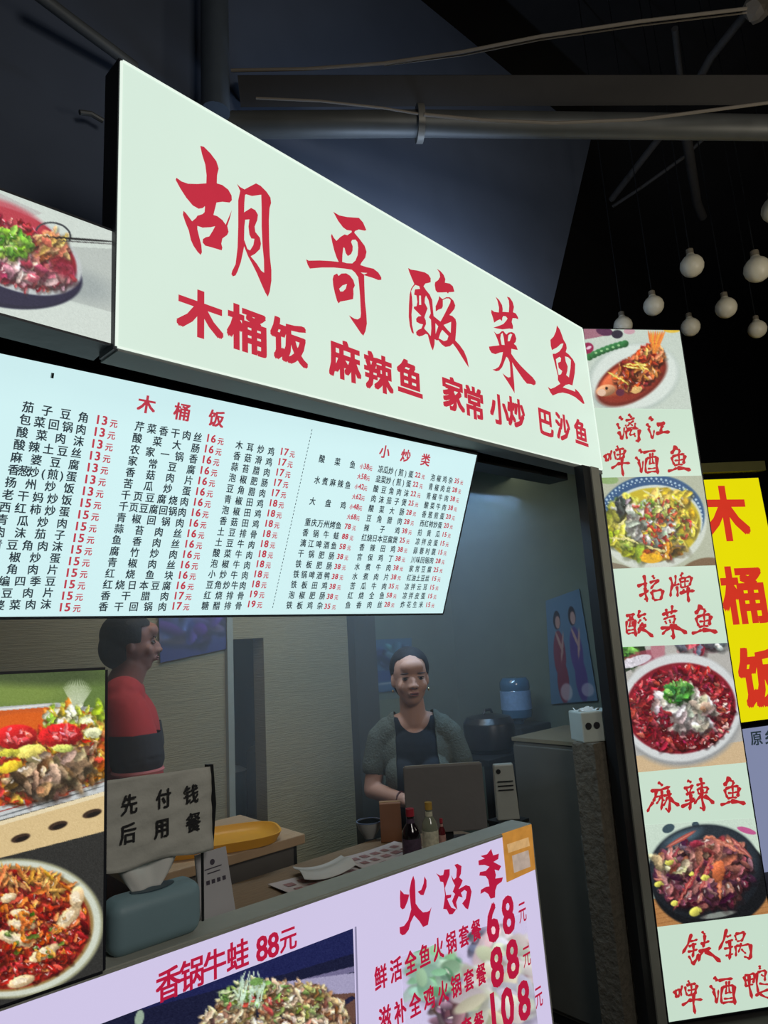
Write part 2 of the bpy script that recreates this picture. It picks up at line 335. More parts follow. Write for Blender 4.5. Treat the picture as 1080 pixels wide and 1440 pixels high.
# ------------------------------------------------------------------ main sign
b_sign = Board((.4648, 1.3153, 2.8689), math.radians(4.68), math.radians(1.2), 0)
S_PX = [(172, 88), (818, 463), (846, 660), (165, 487)]
t, L = lightbox('shop_sign', 'long white illuminated shop sign with five big red brush characters', b_sign, S_PX, .07, (208, 228, 214), noise=.07, nscale=1.6, rim=mat('lit_rim', (226, 240, 228), emit=1, noise=.02))
def tr(pts, x0, y0, sc): return [(x0+a/sc, y0+b/sc) for a, b in pts]
hu1 = [(272,88),(300,95),(350,145),(395,205),(412,260),(400,310),(398,372),(440,385),(485,420),(510,465),(512,500),(495,518),(440,512),(395,518),(385,560),(372,612),(400,620),(440,650),(465,685),(484,640),(512,574),(496,640),(477,695),(487,740),(475,765),(440,790),(432,830),(440,860),(435,880),(400,870),(350,855),(310,845),(290,820),(292,795),(315,780),(340,775),(365,735),(385,697),(350,705),(290,708),(250,695),(250,720),(262,770),(280,840),(285,895),(275,915),(250,890),(220,845),(200,800),(185,730),(160,670),(140,610),(145,580),(165,600),(210,660),(240,635),(250,618),(290,605),(305,590),(308,545),(290,560),(260,565),(215,540),(165,480),(120,410),(85,345),(92,330),(130,358),(180,375),(250,377),(318,372),(320,310),(310,230),(285,150)]
hu2 = [(550,375),(575,400),(608,418),(650,395),(695,372),(730,390),(775,435),(805,480),(810,520),(798,560),(793,650),(795,800),(800,920),(812,1030),(812,1110),(800,1190),(785,1232),(765,1200),(730,1120),(700,1050),(660,970),(635,925),(605,850),(595,900),(580,970),(555,1040),(540,1070),(520,1078),(508,1060),(515,1035),(540,985),(555,860),(560,700),(560,500),(575,430),(562,400)]
hu2a = [(620,455),(665,468),(735,458),(738,560),(738,700),(745,850),(755,950),(757,1050),(735,1035),(700,980),(655,925),(690,905),(725,870),(733,830),(725,785),(690,740),(685,700),(705,650),(710,610),(690,575),(658,558),(605,592),(607,520),(612,460)]
hu2b = [(613,648),(645,645),(638,700),(645,760),(660,790),(683,793),(675,840),(650,880),(630,870),(605,800),(607,700)]
ge1 = [(375,122),(430,155),(500,170),(612,178),(650,220),(680,290),(665,296),(610,285),(575,300),(570,315),(620,375),(665,435),(682,490),(670,545),(635,590),(625,612),(680,630),(745,645),(790,680),(818,725),(818,748),(790,750),(740,730),(660,706),(662,800),(668,950),(680,1060),(685,1150),(672,1220),(652,1262),(630,1240),(590,1180),(545,1115),(520,1075),(570,1105),(600,1112),(625,1095),(630,1060),(622,900),(612,780),(605,725),(575,680),(545,655),(480,645),(380,635),(270,635),(160,645),(140,610),(125,560),(150,572),(250,570),(350,575),(425,583),(405,540),(385,480),(365,400),(355,345),(362,325),(380,360),(405,390),(440,355),(480,330),(505,338),(545,310),(545,297),(500,290),(465,265),(420,205)]
ge1a = [(540,400),(550,380),(580,378),(598,400),(605,450),(600,520),(580,570),(550,597),(500,595),(458,583),(460,520),(468,450),(480,455),(490,500),(510,530),(540,510),(553,480),(555,440)]
ge1b = [(628,680),(690,685),(660,700)]
ge2 = [(370,740),(380,705),(410,690),(425,712),(450,690),(495,688),(530,710),(560,750),(575,800),(560,830),(562,880),(558,925),(500,938),(440,948),(425,965),(410,940),(390,870),(375,800)]
ge2a = [(430,830),(460,800),(502,785),(490,830),(465,855),(440,855)]
su1 = [(100,138),(130,158),(200,168),(290,190),(330,215),(355,255),(355,300),(330,308),(295,315),(275,345),(300,385),(345,440),(372,500),(380,600),(388,680),(430,715),(465,742),(500,680),(540,600),(575,530),(580,500),(560,482),(530,482),(492,500),(492,570),(480,595),(440,610),(412,628),(410,570),(425,540),(445,490),(450,455),(470,475),(490,490),(530,468),(570,468),(610,505),(632,560),(622,600),(590,640),(565,668),(600,680),(635,715),(645,760),(640,860),(632,955),(680,1005),(730,1075),(765,1160),(785,1260),(750,1210),(700,1130),(650,1050),(605,990),(570,1020),(520,1028),(480,1000),(440,950),(425,955),(400,940),(398,1000),(380,1068),(360,1030),(340,960),(322,890),(300,880),(265,900),(225,910),(195,890),(190,860),(215,835),(250,820),(268,775),(230,765),(195,745),(190,710),(215,685),(250,680),(200,630),(165,595),(165,575),(195,570),(205,520),(195,450),(168,440),(175,400),(180,380),(235,375),(225,345),(180,330),(155,360),(135,400),(145,470),(150,560),(140,660),(145,780),(165,870),(160,882),(140,860),(120,790),(108,690),(110,560),(118,440),(135,370),(170,320),(140,250),(112,180)]
suh = [[(225,450),(245,450),(248,555),(225,555)], [(302,450),(330,500),(345,570),(355,650),(335,695),(358,720),(362,820),(355,905),(325,865),(290,830),(282,815),(303,770),(300,730),(284,695),(303,640),(320,595),(303,560),(287,530),(290,480)], [(408,760),(440,795),(410,880)], [(485,835),(555,905),(540,950),(505,962),(445,930),(465,870)], [(500,780),(585,745),(580,870),(540,830)]]
su2 = [(425,148),(465,175),(500,215),(520,265),(515,305),(570,315),(605,345),(622,405),(600,410),(560,412),(550,428),(535,412),(480,415),(430,415),(410,390),(400,330),(405,300),(440,275),(460,240),(455,195)]
ca1 = [(218,150),(260,190),(295,250),(303,300),(300,330),(375,335),(380,260),(375,195),(352,150),(385,160),(420,210),(437,270),(425,335),(460,350),(485,395),(488,422),(460,408),(420,405),(410,450),(425,500),(425,535),(380,530),(300,540),(240,530),(190,518),(250,500),(310,475),(345,435),(360,410),(340,385),(310,380),(298,400),(295,440),(270,420),(235,435),(200,460),(185,400),(165,340),(168,305),(200,330),(255,338),(258,280),(240,200)]
ca2 = [(195,560),(230,595),(260,590),(290,560),(310,558),(345,600),(375,575),(410,570),(445,590),(465,650),(455,690),(435,712),(465,735),(482,785),(440,778),(405,770),(405,830),(450,895),(520,975),(590,1045),(660,1110),(695,1160),(695,1190),(675,1205),(640,1190),(590,1185),(545,1130),(490,1050),(440,975),(415,930),(430,1080),(440,1190),(445,1300),(410,1240),(360,1160),(320,1100),(300,1060),(340,1095),(370,1112),(395,1105),(392,1020),(385,930),(365,880),(345,865),(320,930),(295,990),(260,1030),(225,1038),(180,1018),(215,1010),(255,985),(285,920),(305,810),(270,815),(215,835),(170,820),(145,780),(138,745),(180,738),(240,732),(262,728),(240,660),(215,600)]
cah = [[(280,600),(300,580),(315,640),(325,725),(290,722),(275,650)], [(370,610),(395,590),(415,600),(400,640),(385,680),(362,680)]]
yu1 = [(288,162),(325,215),(350,280),(370,340),(405,400),(413,450),(400,500),(440,530),(490,590),(520,650),(515,760),(495,870),(485,922),(440,906),(400,915),(362,945),(440,970),(520,1000),(515,960),(560,1000),(610,1070),(638,1150),(620,1155),(580,1120),(520,1070),(440,1030),(360,1012),(300,1022),(235,1050),(205,1010),(172,940),(210,965),(260,945),(300,920),(330,900),(300,855),(300,800),(280,720),(255,620),(235,545),(235,520),(270,520),(320,490),(355,440),(370,390),(340,395),(290,440),(225,475),(210,420),(205,345),(245,305),(275,240)]
yuh = [[(275,590),(320,560),(340,575),(335,620),(300,635),(310,700),(355,740),(340,780),(310,790),(295,720)], [(390,555),(430,565),(465,600),(460,700),(440,820),(405,790),(420,740),(425,680),(400,620)]]
A = (230, 190, 5.4); B = (410, 280, 6.547); C3 = (560, 360, 8.0); D4 = (670, 400, 8.47); E5 = (750, 440, 9.0)
for chars in ([([hu1], A), ([hu2, hu2a, hu2b], A)], [([ge1, ge1a, ge1b], B), ([ge2, ge2a], B)], [([su1]+suh, C3), ([su2], C3)], [([ca1], D4), ([ca2]+cah, D4)], [([yu1]+yuh, E5)]):
    mb = MB()
    for rings, T in chars: b_sign.poly(mb, [tr(r, *T) for r in rings], .004)
    mb.obj('brush_character', m_red, t, off=L)
for ch, p in zip('木桶饭麻辣鱼家常小炒巴沙鱼', [(281, 444), (348, 467), (406, 483), (484, 509), (531, 526), (575, 534), (636, 556), (665.5, 568), (701, 577), (725, 582), (766, 595), (790.6, 602), (816, 610)]):
    mb = MB(); b_sign.glyph(mb, ch, b_sign.uv(p), .122, .004, wf=1.0, bold=.036); mb.obj('small_character', m_red, t, off=L)
b_sign.slab([(165, 489), (846, 662), (847, 667), (165, 494)], .002, -.08).obj('bottom_rail', m_soffit, t, off=L)

# ------------------------------------------------------------------ menu board, leaning in at the bottom
_a = atY((670, 640), 1.52)
b_menu = Board(_a, math.radians(-1), math.radians(22), 0)
M_PX = [(-60, 484.2), (670, 640), (622, 862), (-60, 867.5)]
t, L = lightbox('menu_board', 'white illuminated menu board of dishes and prices, hung slanting under the sign', b_menu, M_PX, .05, (206, 238, 240))
ink = MB(); red = MB()
def menu_col(rows, l0, r0, l1, r1, p0, p1, H, Hp, minmax=None, wf=.92):
    n = len(rows); l0, r0, l1, r1, p0, p1 = [b_menu.uv(x) for x in (l0, r0, l1, r1, p0, p1)]
    for i, s in enumerate(rows):
        k = i/(n-1); a = l0+(l1-l0)*k; b = r0+(r1-r0)*k; p = p0+(p1-p0)*k
        name = ''.join(c for c in s if c not in '0123456789'); num = ''.join(c for c in s if c in '0123456789'); pre = ''
        if rows is COL4 and (name == '大' or name[-1:] == '小'): pre = name[-1]; name = name[:-1]
        if name: b_menu.line(ink, name, a, b, H, .004, wf=wf, bold=.021)
        hp = Hp*(.85 if pre or rows in (COL4, COL5, COL6) else 1)
        b_menu.word(red, pre+num, p-np.array([.010*(1 if not pre else .4), 0]), hp, .004, small=.72, wf=1.0 if not pre else .85, bold=.028)
        b_menu.glyph(red, '元', p+np.array([hp*(.66 if not pre else .86), .004]), hp*.70, .004, wf=.9, bold=.028)
menu_col(COL1, (39, 572.6), (116.7, 587), (-25, 851), (64, 849), (148, 591.5), (96, 853), .0262, .0295)
menu_col(COL2, (195.6, 599.8), (277.3, 615), (144.7, 852.6), (227.5, 852.6), (300.4, 617), (252, 851.4), .0262, .0295)
menu_col(COL3, (335.6, 625.8), (380.4, 634.8), (287.8, 851.4), (334.5, 851.4), (402.5, 635.6), (356.5, 848.7), .0258, .029, wf=.85)
menu_col(COL4, (451.8, 645.2), (494.9, 653.3), (405.9, 850.5), (449, 851.3), (513, 655.6), (463, 851.9), .0258, .029, wf=.85)
menu_col(COL5, (534.2, 659.6), (576.7, 666.8), (488.5, 850.5), (533, 850), (589.5, 668.2), (546.5, 849.3), .0258, .029, wf=.85)
menu_col(COL6, (607.7, 671.4), (632.6, 675.4), (565.2, 849.9), (591, 849.9), (644, 676.4), (603.5, 849.9), .0258, .029, wf=.8)
for ch, p in zip('木桶饭', [(205.4, 569), (255.5, 579.5), (303.5, 589)]): b_menu.glyph(red, ch, b_menu.uv(p), .046, .004, bold=.03)
for ch, p in zip('小炒类', [(539.9, 635.2), (569.5, 641), (597.3, 646.7)]): b_menu.glyph(red, ch, b_menu.uv(p), .044, .004, bold=.028)
a, b = b_menu.uv((438, 603)), b_menu.uv((382, 856))
for i in range(52):
    p = a+(b-a)*(i+.1)/52; q = a+(b-a)*(i+.65)/52; w = np.array([.0011, 0])
    ink.add([b_menu.P(p-w, .004), b_menu.P(p+w, .004), b_menu.P(q+w, .004), b_menu.P(q-w, .004)], [(0, 1, 2, 3)])
ink.obj('black_lettering', m_ink, t, off=L, kind='stuff'); red.obj('red_lettering', m_redd, t, off=L, kind='stuff')
c = b_menu.uv((72.5, 528)); b_menu.slab(None, .002, .012, uvs=[c+np.array(d)*.006 for d in [(-.35, -1), (.35, -1), (.35, 1), (-.35, 1)]]).obj('clip', mat('black_plastic', (25, 25, 28), .4), t, off=L)

# ------------------------------------------------------------------ column sign
b_col = Board(atY((820, 463), 1.53), math.radians(-33.2))
C_PX = [(820, 463), (955, 465), (1101, 1412), (940, 1437)]
t, L = lightbox('column_sign', 'tall narrow illuminated sign with four dish photos and red brush captions', b_col, C_PX, .07, (196, 218, 200), grow=.004)
def edge(y, side):      # point on the long edges of the column sign at height y
    (x0, y0), (x1, y1) = (C_PX[0], C_PX[3]) if side == 0 else (C_PX[1], C_PX[2]); return (x0+(x1-x0)*(y-y0)/(y1-y0), y)
def cpic(name, yl0, yr0, yl1, yr1, cv, label): b_col.print_(name, [edge(yl0, 0), edge(yr0, 1), edge(yr1, 1), edge(yl1, 0)], cv, 150, int((yl1-yl0)*1.1), .0035, m_print, t, L, label)
# braised fish on a white plate
cv = Canvas(800, 455, 1000, 590, (196, 208, 196))
cv.poly([(815, 455), (860, 455), (852, 472), (820, 478)], (160, 110, 125)); cv.ell(850, 466, 12, 6, .2, (90, 50, 80)); cv.ell(868, 470, 8, 6, 0, (50, 45, 60)); cv.ell(885, 466, 8, 4, 0, (200, 160, 170)); cv.ell(945, 464, 12, 4, 0, (225, 190, 70))
cv.ell(826, 490, 9, 8, -.5, (150, 40, 80)); cv.ell(828, 489, 4, 2, -.5, (230, 200, 215))
cv.ell(890, 532, 66, 48, -.25, (176, 190, 182)); cv.ell(892, 530, 62, 45, -.25, (214, 224, 216))
for i in range(9): cv.ell(829+i*6.2, 500-i*2.3-(i-4)**2*-.12, 5.5, 5, -.4, (50, 110, 62), .2, 1, .3)
for i in range(5): cv.ell(838+i*8, 496-i*2.6, 2, 1.5, 0, (150, 200, 140))
cv.ell(888, 534, 55, 30, -.52, (112, 38, 28)); cv.ell(888, 532, 51, 27, -.52, (140, 48, 34))
cv.ell(880, 532, 40, 18, -.5, (186, 92, 56), .2, 1, .4); cv.ell(852, 549, 14, 8, -.2, (205, 150, 110), .2, 1, .4); cv.ell(846, 552, 6, 5, 0, (225, 190, 165)); cv.ell(853, 546, 2, 2, 0, (40, 25, 20))
cv.blobs(230, (896, 522, 34, 22, -.6), (3, 7), [(196, 96, 50), (150, 50, 36), (214, 140, 80), (120, 30, 30), (226, 120, 60)])
cv.blobs(60, (918, 498, 14, 16, 0), (3, 7), [(214, 110, 56), (170, 60, 40), (228, 160, 96)])
for i in range(8): cv.line((918+i*.6, 495), (912+i*3.2, 467), 3.4, (226+(i % 2)*14, 120+(i % 3)*22, 60))
for p, q in [((877, 514), (898, 518)), ((893, 508), (911, 520)), ((880, 512), (908, 513)), ((856, 524), (868, 530)), ((868, 530), (882, 540)), ((898, 512), (905, 522))]: cv.line(p, q, 3, (220, 190, 70)); cv.line(p, q, 1, (245, 230, 150))
cv.ell(895, 548, 8, 5, -.3, (216, 176, 110)); cv.ell(872, 552, 6, 5, 0, (96, 40, 60)); cv.grain(6)
cpic('fish_picture', 463, 465, 574, 576, cv, 'photo of a whole braised fish on a white plate')
# pickled fish soup in a blue rimmed bowl
cv = Canvas(830, 660, 1010, 815, (176, 182, 160))
cv.ell(850, 672, 20, 8, .2, (140, 170, 110)); cv.ell(985, 800, 30, 14, -.3, (120, 96, 70)); cv.ell(865, 800, 30, 8, .2, (130, 120, 100))
cv.ell(918, 736, 76, 66, -.12, (205, 212, 200), .04); cv.ell(916, 728, 75, 60, -.1, (44, 84, 128), .04)
for k in range(64):
    an = k/64*6.283; cv.ell(916+71*math.cos(an), 729+56*math.sin(an), 1.6, 1.6, 0, (168, 196, 214)); cv.ell(916+67*math.cos(an+.05), 729+52.5*math.sin(an+.05), 1, 1, 0, (190, 212, 222))
cv.ell(918, 737, 70, 55, -.08, (205, 214, 205), .03); cv.ell(918, 738, 67, 52, -.08, (196, 176, 36), .05)
cv.blobs(90, (885, 740, 32, 38, 0), (6, 14), [(176, 186, 50), (150, 170, 40), (206, 200, 80), (130, 150, 50)]); cv.blobs(80, (940, 730, 40, 42, 0), (6, 12), [(214, 180, 40), (196, 170, 50), (220, 200, 90)])
cv.blobs(30, (876, 712, 14, 9, .4), (5, 9), [(70, 90, 86), (140, 150, 140), (50, 60, 60)])
cv.blobs(120, (914, 735, 34, 26, .3), (6, 13), [(214, 216, 206), (190, 190, 178), (230, 230, 222), (170, 176, 160)])
cv.blobs(120, (935, 742, 36, 34, 0), (2, 5), [(160, 44, 28), (190, 60, 30), (206, 180, 60), (120, 130, 40)])
cv.blobs(50, (925, 715, 36, 14, 0), (2, 6), [(214, 214, 120), (120, 150, 50), (170, 60, 40)]); cv.blobs(24, (930, 775, 30, 10, -.2), (4, 9), [(150, 60, 30), (90, 80, 50), (206, 150, 50)])
cv.ell(916, 785, 16, 7, 0, (224, 170, 30))
for p, q in [((859, 756), (878, 758)), ((872, 752), (896, 764)), ((880, 728), (868, 744)), ((905, 690), (920, 698)), ((925, 690), (931, 702)), ((910, 768), (935, 775)), ((950, 700), (962, 712))]: cv.line(p, q, 3.2, (222, 214, 140))
cv.grain(6)
cpic('soup_picture', 672, 669, 800, 795, cv, 'photo of yellow pickled fish soup in a blue-rimmed bowl')
# red spicy fish
cv = Canvas(860, 890, 1060, 1100, (178, 176, 170))
cv.poly([(870, 900), (905, 902), (912, 930), (880, 945)], (30, 46, 30)); cv.blobs(20, (886, 922, 14, 12, 0), (5, 10), [(90, 150, 50), (60, 110, 40)]); cv.ell(905, 925, 30, 10, -.2, (150, 60, 80), .2, .8); cv.ell(925, 912, 10, 16, 0, (180, 120, 130)); cv.blobs(18, (985, 908, 38, 8, 0), (6, 12), [(110, 110, 120), (190, 60, 90), (190, 190, 190), (60, 60, 66)])
cv.poly([(860, 1068), (1060, 1040), (1060, 1100), (860, 1100)], (204, 178, 140)); cv.ell(893, 930, 24, 7, -.3, (210, 206, 214))
cv.ell(958, 1000, 88, 78, -.1, (150, 152, 152), .1); cv.ell(957, 995, 86, 76, -.1, (208, 212, 212), .05); cv.ell(957, 996, 78, 64, -.1, (130, 26, 40), .04)
cv.blobs(650, (957, 997, 73, 59, -.1), (2.5, 7), [(150, 24, 44), (120, 18, 34), (176, 44, 54), (96, 14, 26), (168, 60, 60)], hl=.3)
cv.blobs(90, (985, 1010, 44, 42, 0), (2, 4), [(214, 150, 150), (190, 90, 80), (226, 190, 180)])
cv.blobs(70, (960, 1000, 44, 24, .15), (8, 15), [(214, 206, 200), (190, 176, 172), (230, 222, 214), (170, 150, 150)], elong=(1.2, 2.6)); cv.blobs(16, (975, 985, 30, 16, .6), (7, 12), [(214, 200, 190), (180, 150, 140)])
cv.blobs(18, (927, 1012, 20, 12, 0), (4, 7), [(130, 26, 40)]); cv.blobs(60, (953, 972, 19, 14, -.3), (5, 9), [(70, 140, 56), (50, 110, 44), (110, 170, 80)], elong=(1, 1.8))
cv.grain(6)
cpic('spicy_picture', 910, 904, 1086, 1072, cv, 'photo of red chilli fish with herbs in a white bowl')
# iron wok of duck
cv = Canvas(890, 1130, 1110, 1330, (198, 216, 200))
cv.poly([(890, 1270), (1110, 1225), (1110, 1340), (890, 1340)], (176, 124, 74))
for i in range(10): cv.line((890, 1278+i*7), (1110, 1234+i*7), 1.2, (150, 100, 58))
cv.ell(940, 1165, 9, 6, -.4, (60, 80, 90)); cv.ell(978, 1160, 5, 5, 0, (60, 80, 90)); cv.ell(1050, 1168, 14, 4, .3, (190, 90, 140))
cv.ell(1000, 1240, 84, 66, -.06, (20, 22, 26), .04); cv.ell(991, 1226, 80, 66, -.1, (26, 30, 36), .03); cv.ell(990, 1218, 76, 58, -.1, (42, 50, 58), .1); cv.ell(960, 1178, 26, 8, -.4, (90, 120, 136), .8, .7)
cv.line((990, 1290), (1030, 1283), 8, (130, 136, 130)); cv.line((995, 1296), (1028, 1290), 4, (30, 30, 30))
cv.blobs(380, (988, 1230, 64, 46, -.05), (4, 12), [(120, 62, 74), (96, 50, 64), (150, 86, 84), (70, 36, 50), (170, 110, 104)], elong=(1.2, 3.2), hl=.35)
cv.blobs(60, (1015, 1205, 42, 24, .3), (5, 12), [(150, 80, 80), (180, 120, 100), (110, 60, 74)]); cv.blobs(16, (944, 1215, 22, 12, .2), (6, 12), [(180, 170, 130), (150, 90, 70)])
for p, q, c in [((975, 1170), (940, 1190), (170, 80, 70)), ((985, 1215), (950, 1275), (160, 60, 60)), ((1000, 1205), (985, 1250), (176, 70, 70)), ((1010, 1215), (1012, 1262), (196, 110, 70)), ((1030, 1180), (1055, 1205), (160, 80, 76)), ((1005, 1180), (1045, 1200), (190, 110, 90))]: cv.line(p, q, 6, c); cv.line(p, q, 2, (226, 160, 140), .6)
cv.ell(1010, 1225, 9, 16, .1, (196, 104, 64), .2, 1, .4)
for x, y, r in [(926, 1243, 6), (978, 1282, 9), (991, 1234, 6), (948, 1270, 5), (941, 1213, 6), (972, 1229, 4)]: cv.ell(x, y, r, r*.7, -.4, (206, 200, 90), .2, 1, .4)
cv.grain(6)
cpic('wok_picture', 1160, 1150, 1303, 1284, cv, 'photo of duck pieces in a black iron wok')
# brush captions of the column sign
GA = (840, 570, 7.714); GB = (865, 795, 7.2); GC = (900, 1080, 6.75); GD = (930, 1300, 7.2)
CH = {}
CH['li'] = (GA, [(230,125,270,165,24),(210,195,240,262,20),(222,285,262,378,24),(262,378,288,235,9),(330,98,368,140,20),(298,168,402,140,18),(330,190,382,228,13),(392,170,318,232,13),(300,212,310,252,12),(408,192,402,240,14),(308,262,422,240,13),(308,275,318,372,17),(310,282,442,252,15),(452,262,448,398,24),(448,398,408,382,16),(368,262,345,330,11),(345,330,402,318,11),(395,300,408,348,9)])
CH['jiang'] = (GA, [(555,130,598,172,28),(528,200,570,248,22),(545,250,588,368,16),(590,368,612,268,12),(638,218,732,195,28),(702,215,682,290,24),(628,312,785,292,24)])
CH['pi'] = (GA, [(70,540,98,615,24),(80,545,120,525,16),(125,520,110,612,15),(150,488,140,600,12),(205,440,222,472,15),(178,498,200,595,15),(188,492,288,472,18),(298,482,278,582,20),(238,480,236,600,11),(200,540,282,525,11),(205,592,282,572,12),(145,688,240,618,18),(210,642,352,630,19),(264,560,277,775,20)])
CH['jiu'] = (GA, [(445,480,482,522,24),(408,560,458,612,19),(440,610,470,738,18),(470,738,490,600,11),(488,518,632,496,19),(530,570,520,740,17),(530,580,642,560,16),(642,560,652,752,24),(565,520,560,640,13),(595,515,600,640,13),(550,640,622,630,11),(540,690,632,680,11),(525,735,642,720,15)])
CH['yu'] = (GA, [(848,440,792,532,28),(850,470,892,490,18),(892,488,860,552,17),(800,560,830,652,18),(805,560,942,530,18),(947,542,930,642,24),(877,540,877,650,13),(830,602,930,587,13),(825,656,925,645,15),(757,718,862,680,19),(858,682,1010,707,27)])
CH['zhao'] = (GB, [(285,98,300,230,20),(298,220,322,365,20),(218,215,322,182,22),(238,312,335,250,20),(290,335,325,372,14),(372,100,396,140,18),(342,178,445,150,18),(440,150,352,242,17),(360,262,382,352,20),(365,262,470,243,18),(478,248,455,348,22),(385,352,472,340,15)])
CH['pai'] = (GB, [(548,118,577,210,18),(575,200,555,322,18),(605,98,600,200,14),(568,205,650,188,16),(618,210,626,322,18),(682,73,655,115,18),(648,130,660,232,14),(655,132,762,110,16),(768,115,745,210,19),(705,120,705,232,11),(660,172,745,160,11),(660,226,745,207,13),(645,285,802,258,21),(735,220,741,378,22),(695,240,650,288,12)])
CH['suan'] = (GB, [(103,515,198,495,20),(113,560,117,697,16),(120,560,190,545,15),(195,548,208,725,22),(145,510,140,620,13),(170,510,170,610,13),(125,622,190,612,11),(120,657,190,647,11),(120,697,190,682,11),(245,453,228,522,19),(222,527,312,490,19),(258,548,225,592,16),(280,528,312,562,16),(278,580,225,662,16),(240,612,312,600,14),(308,602,222,692,19),(240,630,383,728,24)])
CH['cai'] = (GB, [(468,502,628,460,19),(510,438,528,522,17),(572,403,560,500,17),(605,512,478,550,16),(498,562,516,597,15),(545,548,557,587,14),(602,528,580,592,17),(452,638,622,600,21),(560,590,587,752,23),(550,630,468,704,19),(588,620,724,692,28),(587,750,558,708,14)])
CH['ma'] = (GC, [(163,133,212,168,19),(93,217,283,174,20),(150,210,120,322,19),(122,318,63,418,17),(200,205,195,402,16),(140,272,217,250,13),(190,270,148,342,14),(202,280,228,312,12),(260,200,272,420,20),(215,262,298,240,16),(255,270,213,362,14),(270,280,370,357,24),(275,420,235,375,12)])
CH['la'] = (GC, [(440,118,484,136,19),(408,192,504,160,18),(435,200,450,237,13),(487,175,465,237,13),(428,252,514,225,16),(383,368,522,290,20),(475,240,464,400,20),(418,312,512,280,13),(565,88,582,200,19),(580,190,608,405,21),(528,163,613,140,16),(540,190,555,252,14),(545,197,642,180,14),(643,183,622,242,17),(550,247,632,230,13),(575,260,508,342,17),(600,260,698,338,25),(605,405,560,370,12)])
CH['tie'] = (GD, [(300,88,205,294,20),(280,167,362,145,16),(268,222,352,190,16),(258,272,362,245,16),(315,180,310,332,19),(308,405,375,288,22),(268,310,310,402,15),(403,63,438,100,18),(432,98,415,232,20),(388,192,482,160,18),(368,272,498,235,21),(425,240,368,372,19),(430,260,595,377,28)])
CH['guo'] = (GD, [(655,38,573,258,20),(650,122,702,100,16),(640,182,722,150,16),(625,242,722,215,16),(680,150,682,355,21),(640,312,722,290,13),(735,98,752,160,14),(740,92,838,68,19),(838,75,800,172,18),(755,167,817,150,13),(740,208,747,322,16),(745,212,888,190,16),(893,192,892,348,24),(892,348,826,318,16),(800,180,770,282,14),(800,240,852,292,13)])
CH['ya'] = (GD, [(828,518,850,632,19),(832,512,938,485,16),(938,488,920,592,19),(845,562,930,540,11),(850,622,925,600,13),(880,500,912,748,21),(985,408,990,452,19),(960,480,977,702,18),(963,482,1053,460,17),(1053,463,1040,572,17),(1000,500,1030,522,11),(980,590,1085,600,14),(943,718,1090,648,19),(990,700,1100,745,16)])
m_cap = mat('ink_red_caption', (178, 38, 44), emit=1, noise=.05)
def brush(bd, key, at=None, sc=1, k=.0045):
    mb = MB(); (x0, y0, s), st = CH[key]; cx = x0+sum(a[0]+a[2] for a in st)/len(st)/2/s; cy = y0+sum(a[1]+a[3] for a in st)/len(st)/2/s
    for i, (a, b, c, d, w) in enumerate(st):
        p = np.array([x0+a/s, y0+b/s]); q = np.array([x0+c/s, y0+d/s]); mid = (p+q)/2; dv = q-p
        bow = np.array([-dv[1], dv[0]])*(.05 if i % 2 else -.05); P3 = [p, mid+bow, q]
        if at is not None: P3 = [np.array(at)+(z-np.array([cx, cy]))*sc for z in P3]
        bd.stroke(mb, P3, max(w, 13)*1.6/s*sc, k+.00002*i)
    mb.obj('brush_character', m_cap, t, off=L)
for key in ('li', 'jiang', 'pi', 'jiu', 'yu', 'zhao', 'pai', 'suan', 'cai', 'ma', 'la', 'tie', 'guo', 'ya'): brush(b_col, key)
brush(b_col, 'yu', (988, 872), 1.12); brush(b_col, 'yu', (1028, 1113), 1.1); brush(b_col, 'pi', (966, 1395), 1.1); brush(b_col, 'jiu', (1017, 1393), 1.12)

# ------------------------------------------------------------------ yellow sign and the pale one below it
b_yel = Board(atY((974, 675), 1.92), math.radians(-27.2), roll=math.radians(0))
Y_PX = [(974, 675.5), (1066, 672), (1132, 1004), (1028, 1018)]
t, L = lightbox('bucket_rice_sign', 'yellow illuminated sign with large red block characters beyond the column sign', b_yel, Y_PX, .1, (232, 222, 8), emit=.95)
for ch, p in [('木', (1020, 723.5)), ('桶', (1047, 838)), ('饭', (1072, 953))]:
    mb = MB(); b_yel.glyph(mb, ch, b_yel.uv(p), .40, .004, wf=.92, bold=.036); mb.obj('block_character', mat('ink_red_flat', (205, 52, 34), emit=1, noise=.04), t, off=L)
b_yel.slab([(972, 655), (1066, 651), (1068, 664), (973, 668)], .06, -.12).obj('top_cover', mat('olive_cover', (120, 118, 70), .6), t, off=L)
G_PX = [(1030, 1027), (1134, 1013), (1190, 1320), (1080, 1340)]
t, L = lightbox('pale_blue_sign', 'pale blue-grey lit sign with black lettering below the yellow sign', b_yel, G_PX, .08, (132, 140, 172), emit=.9)
for ch, p in (('原', (1063, 1038)), ('乡', (1082, 1036))):
    mb = MB(); b_yel.glyph(mb, ch, b_yel.uv(p), .095, .004, bold=.026); mb.obj('character', m_ink, t, off=L)

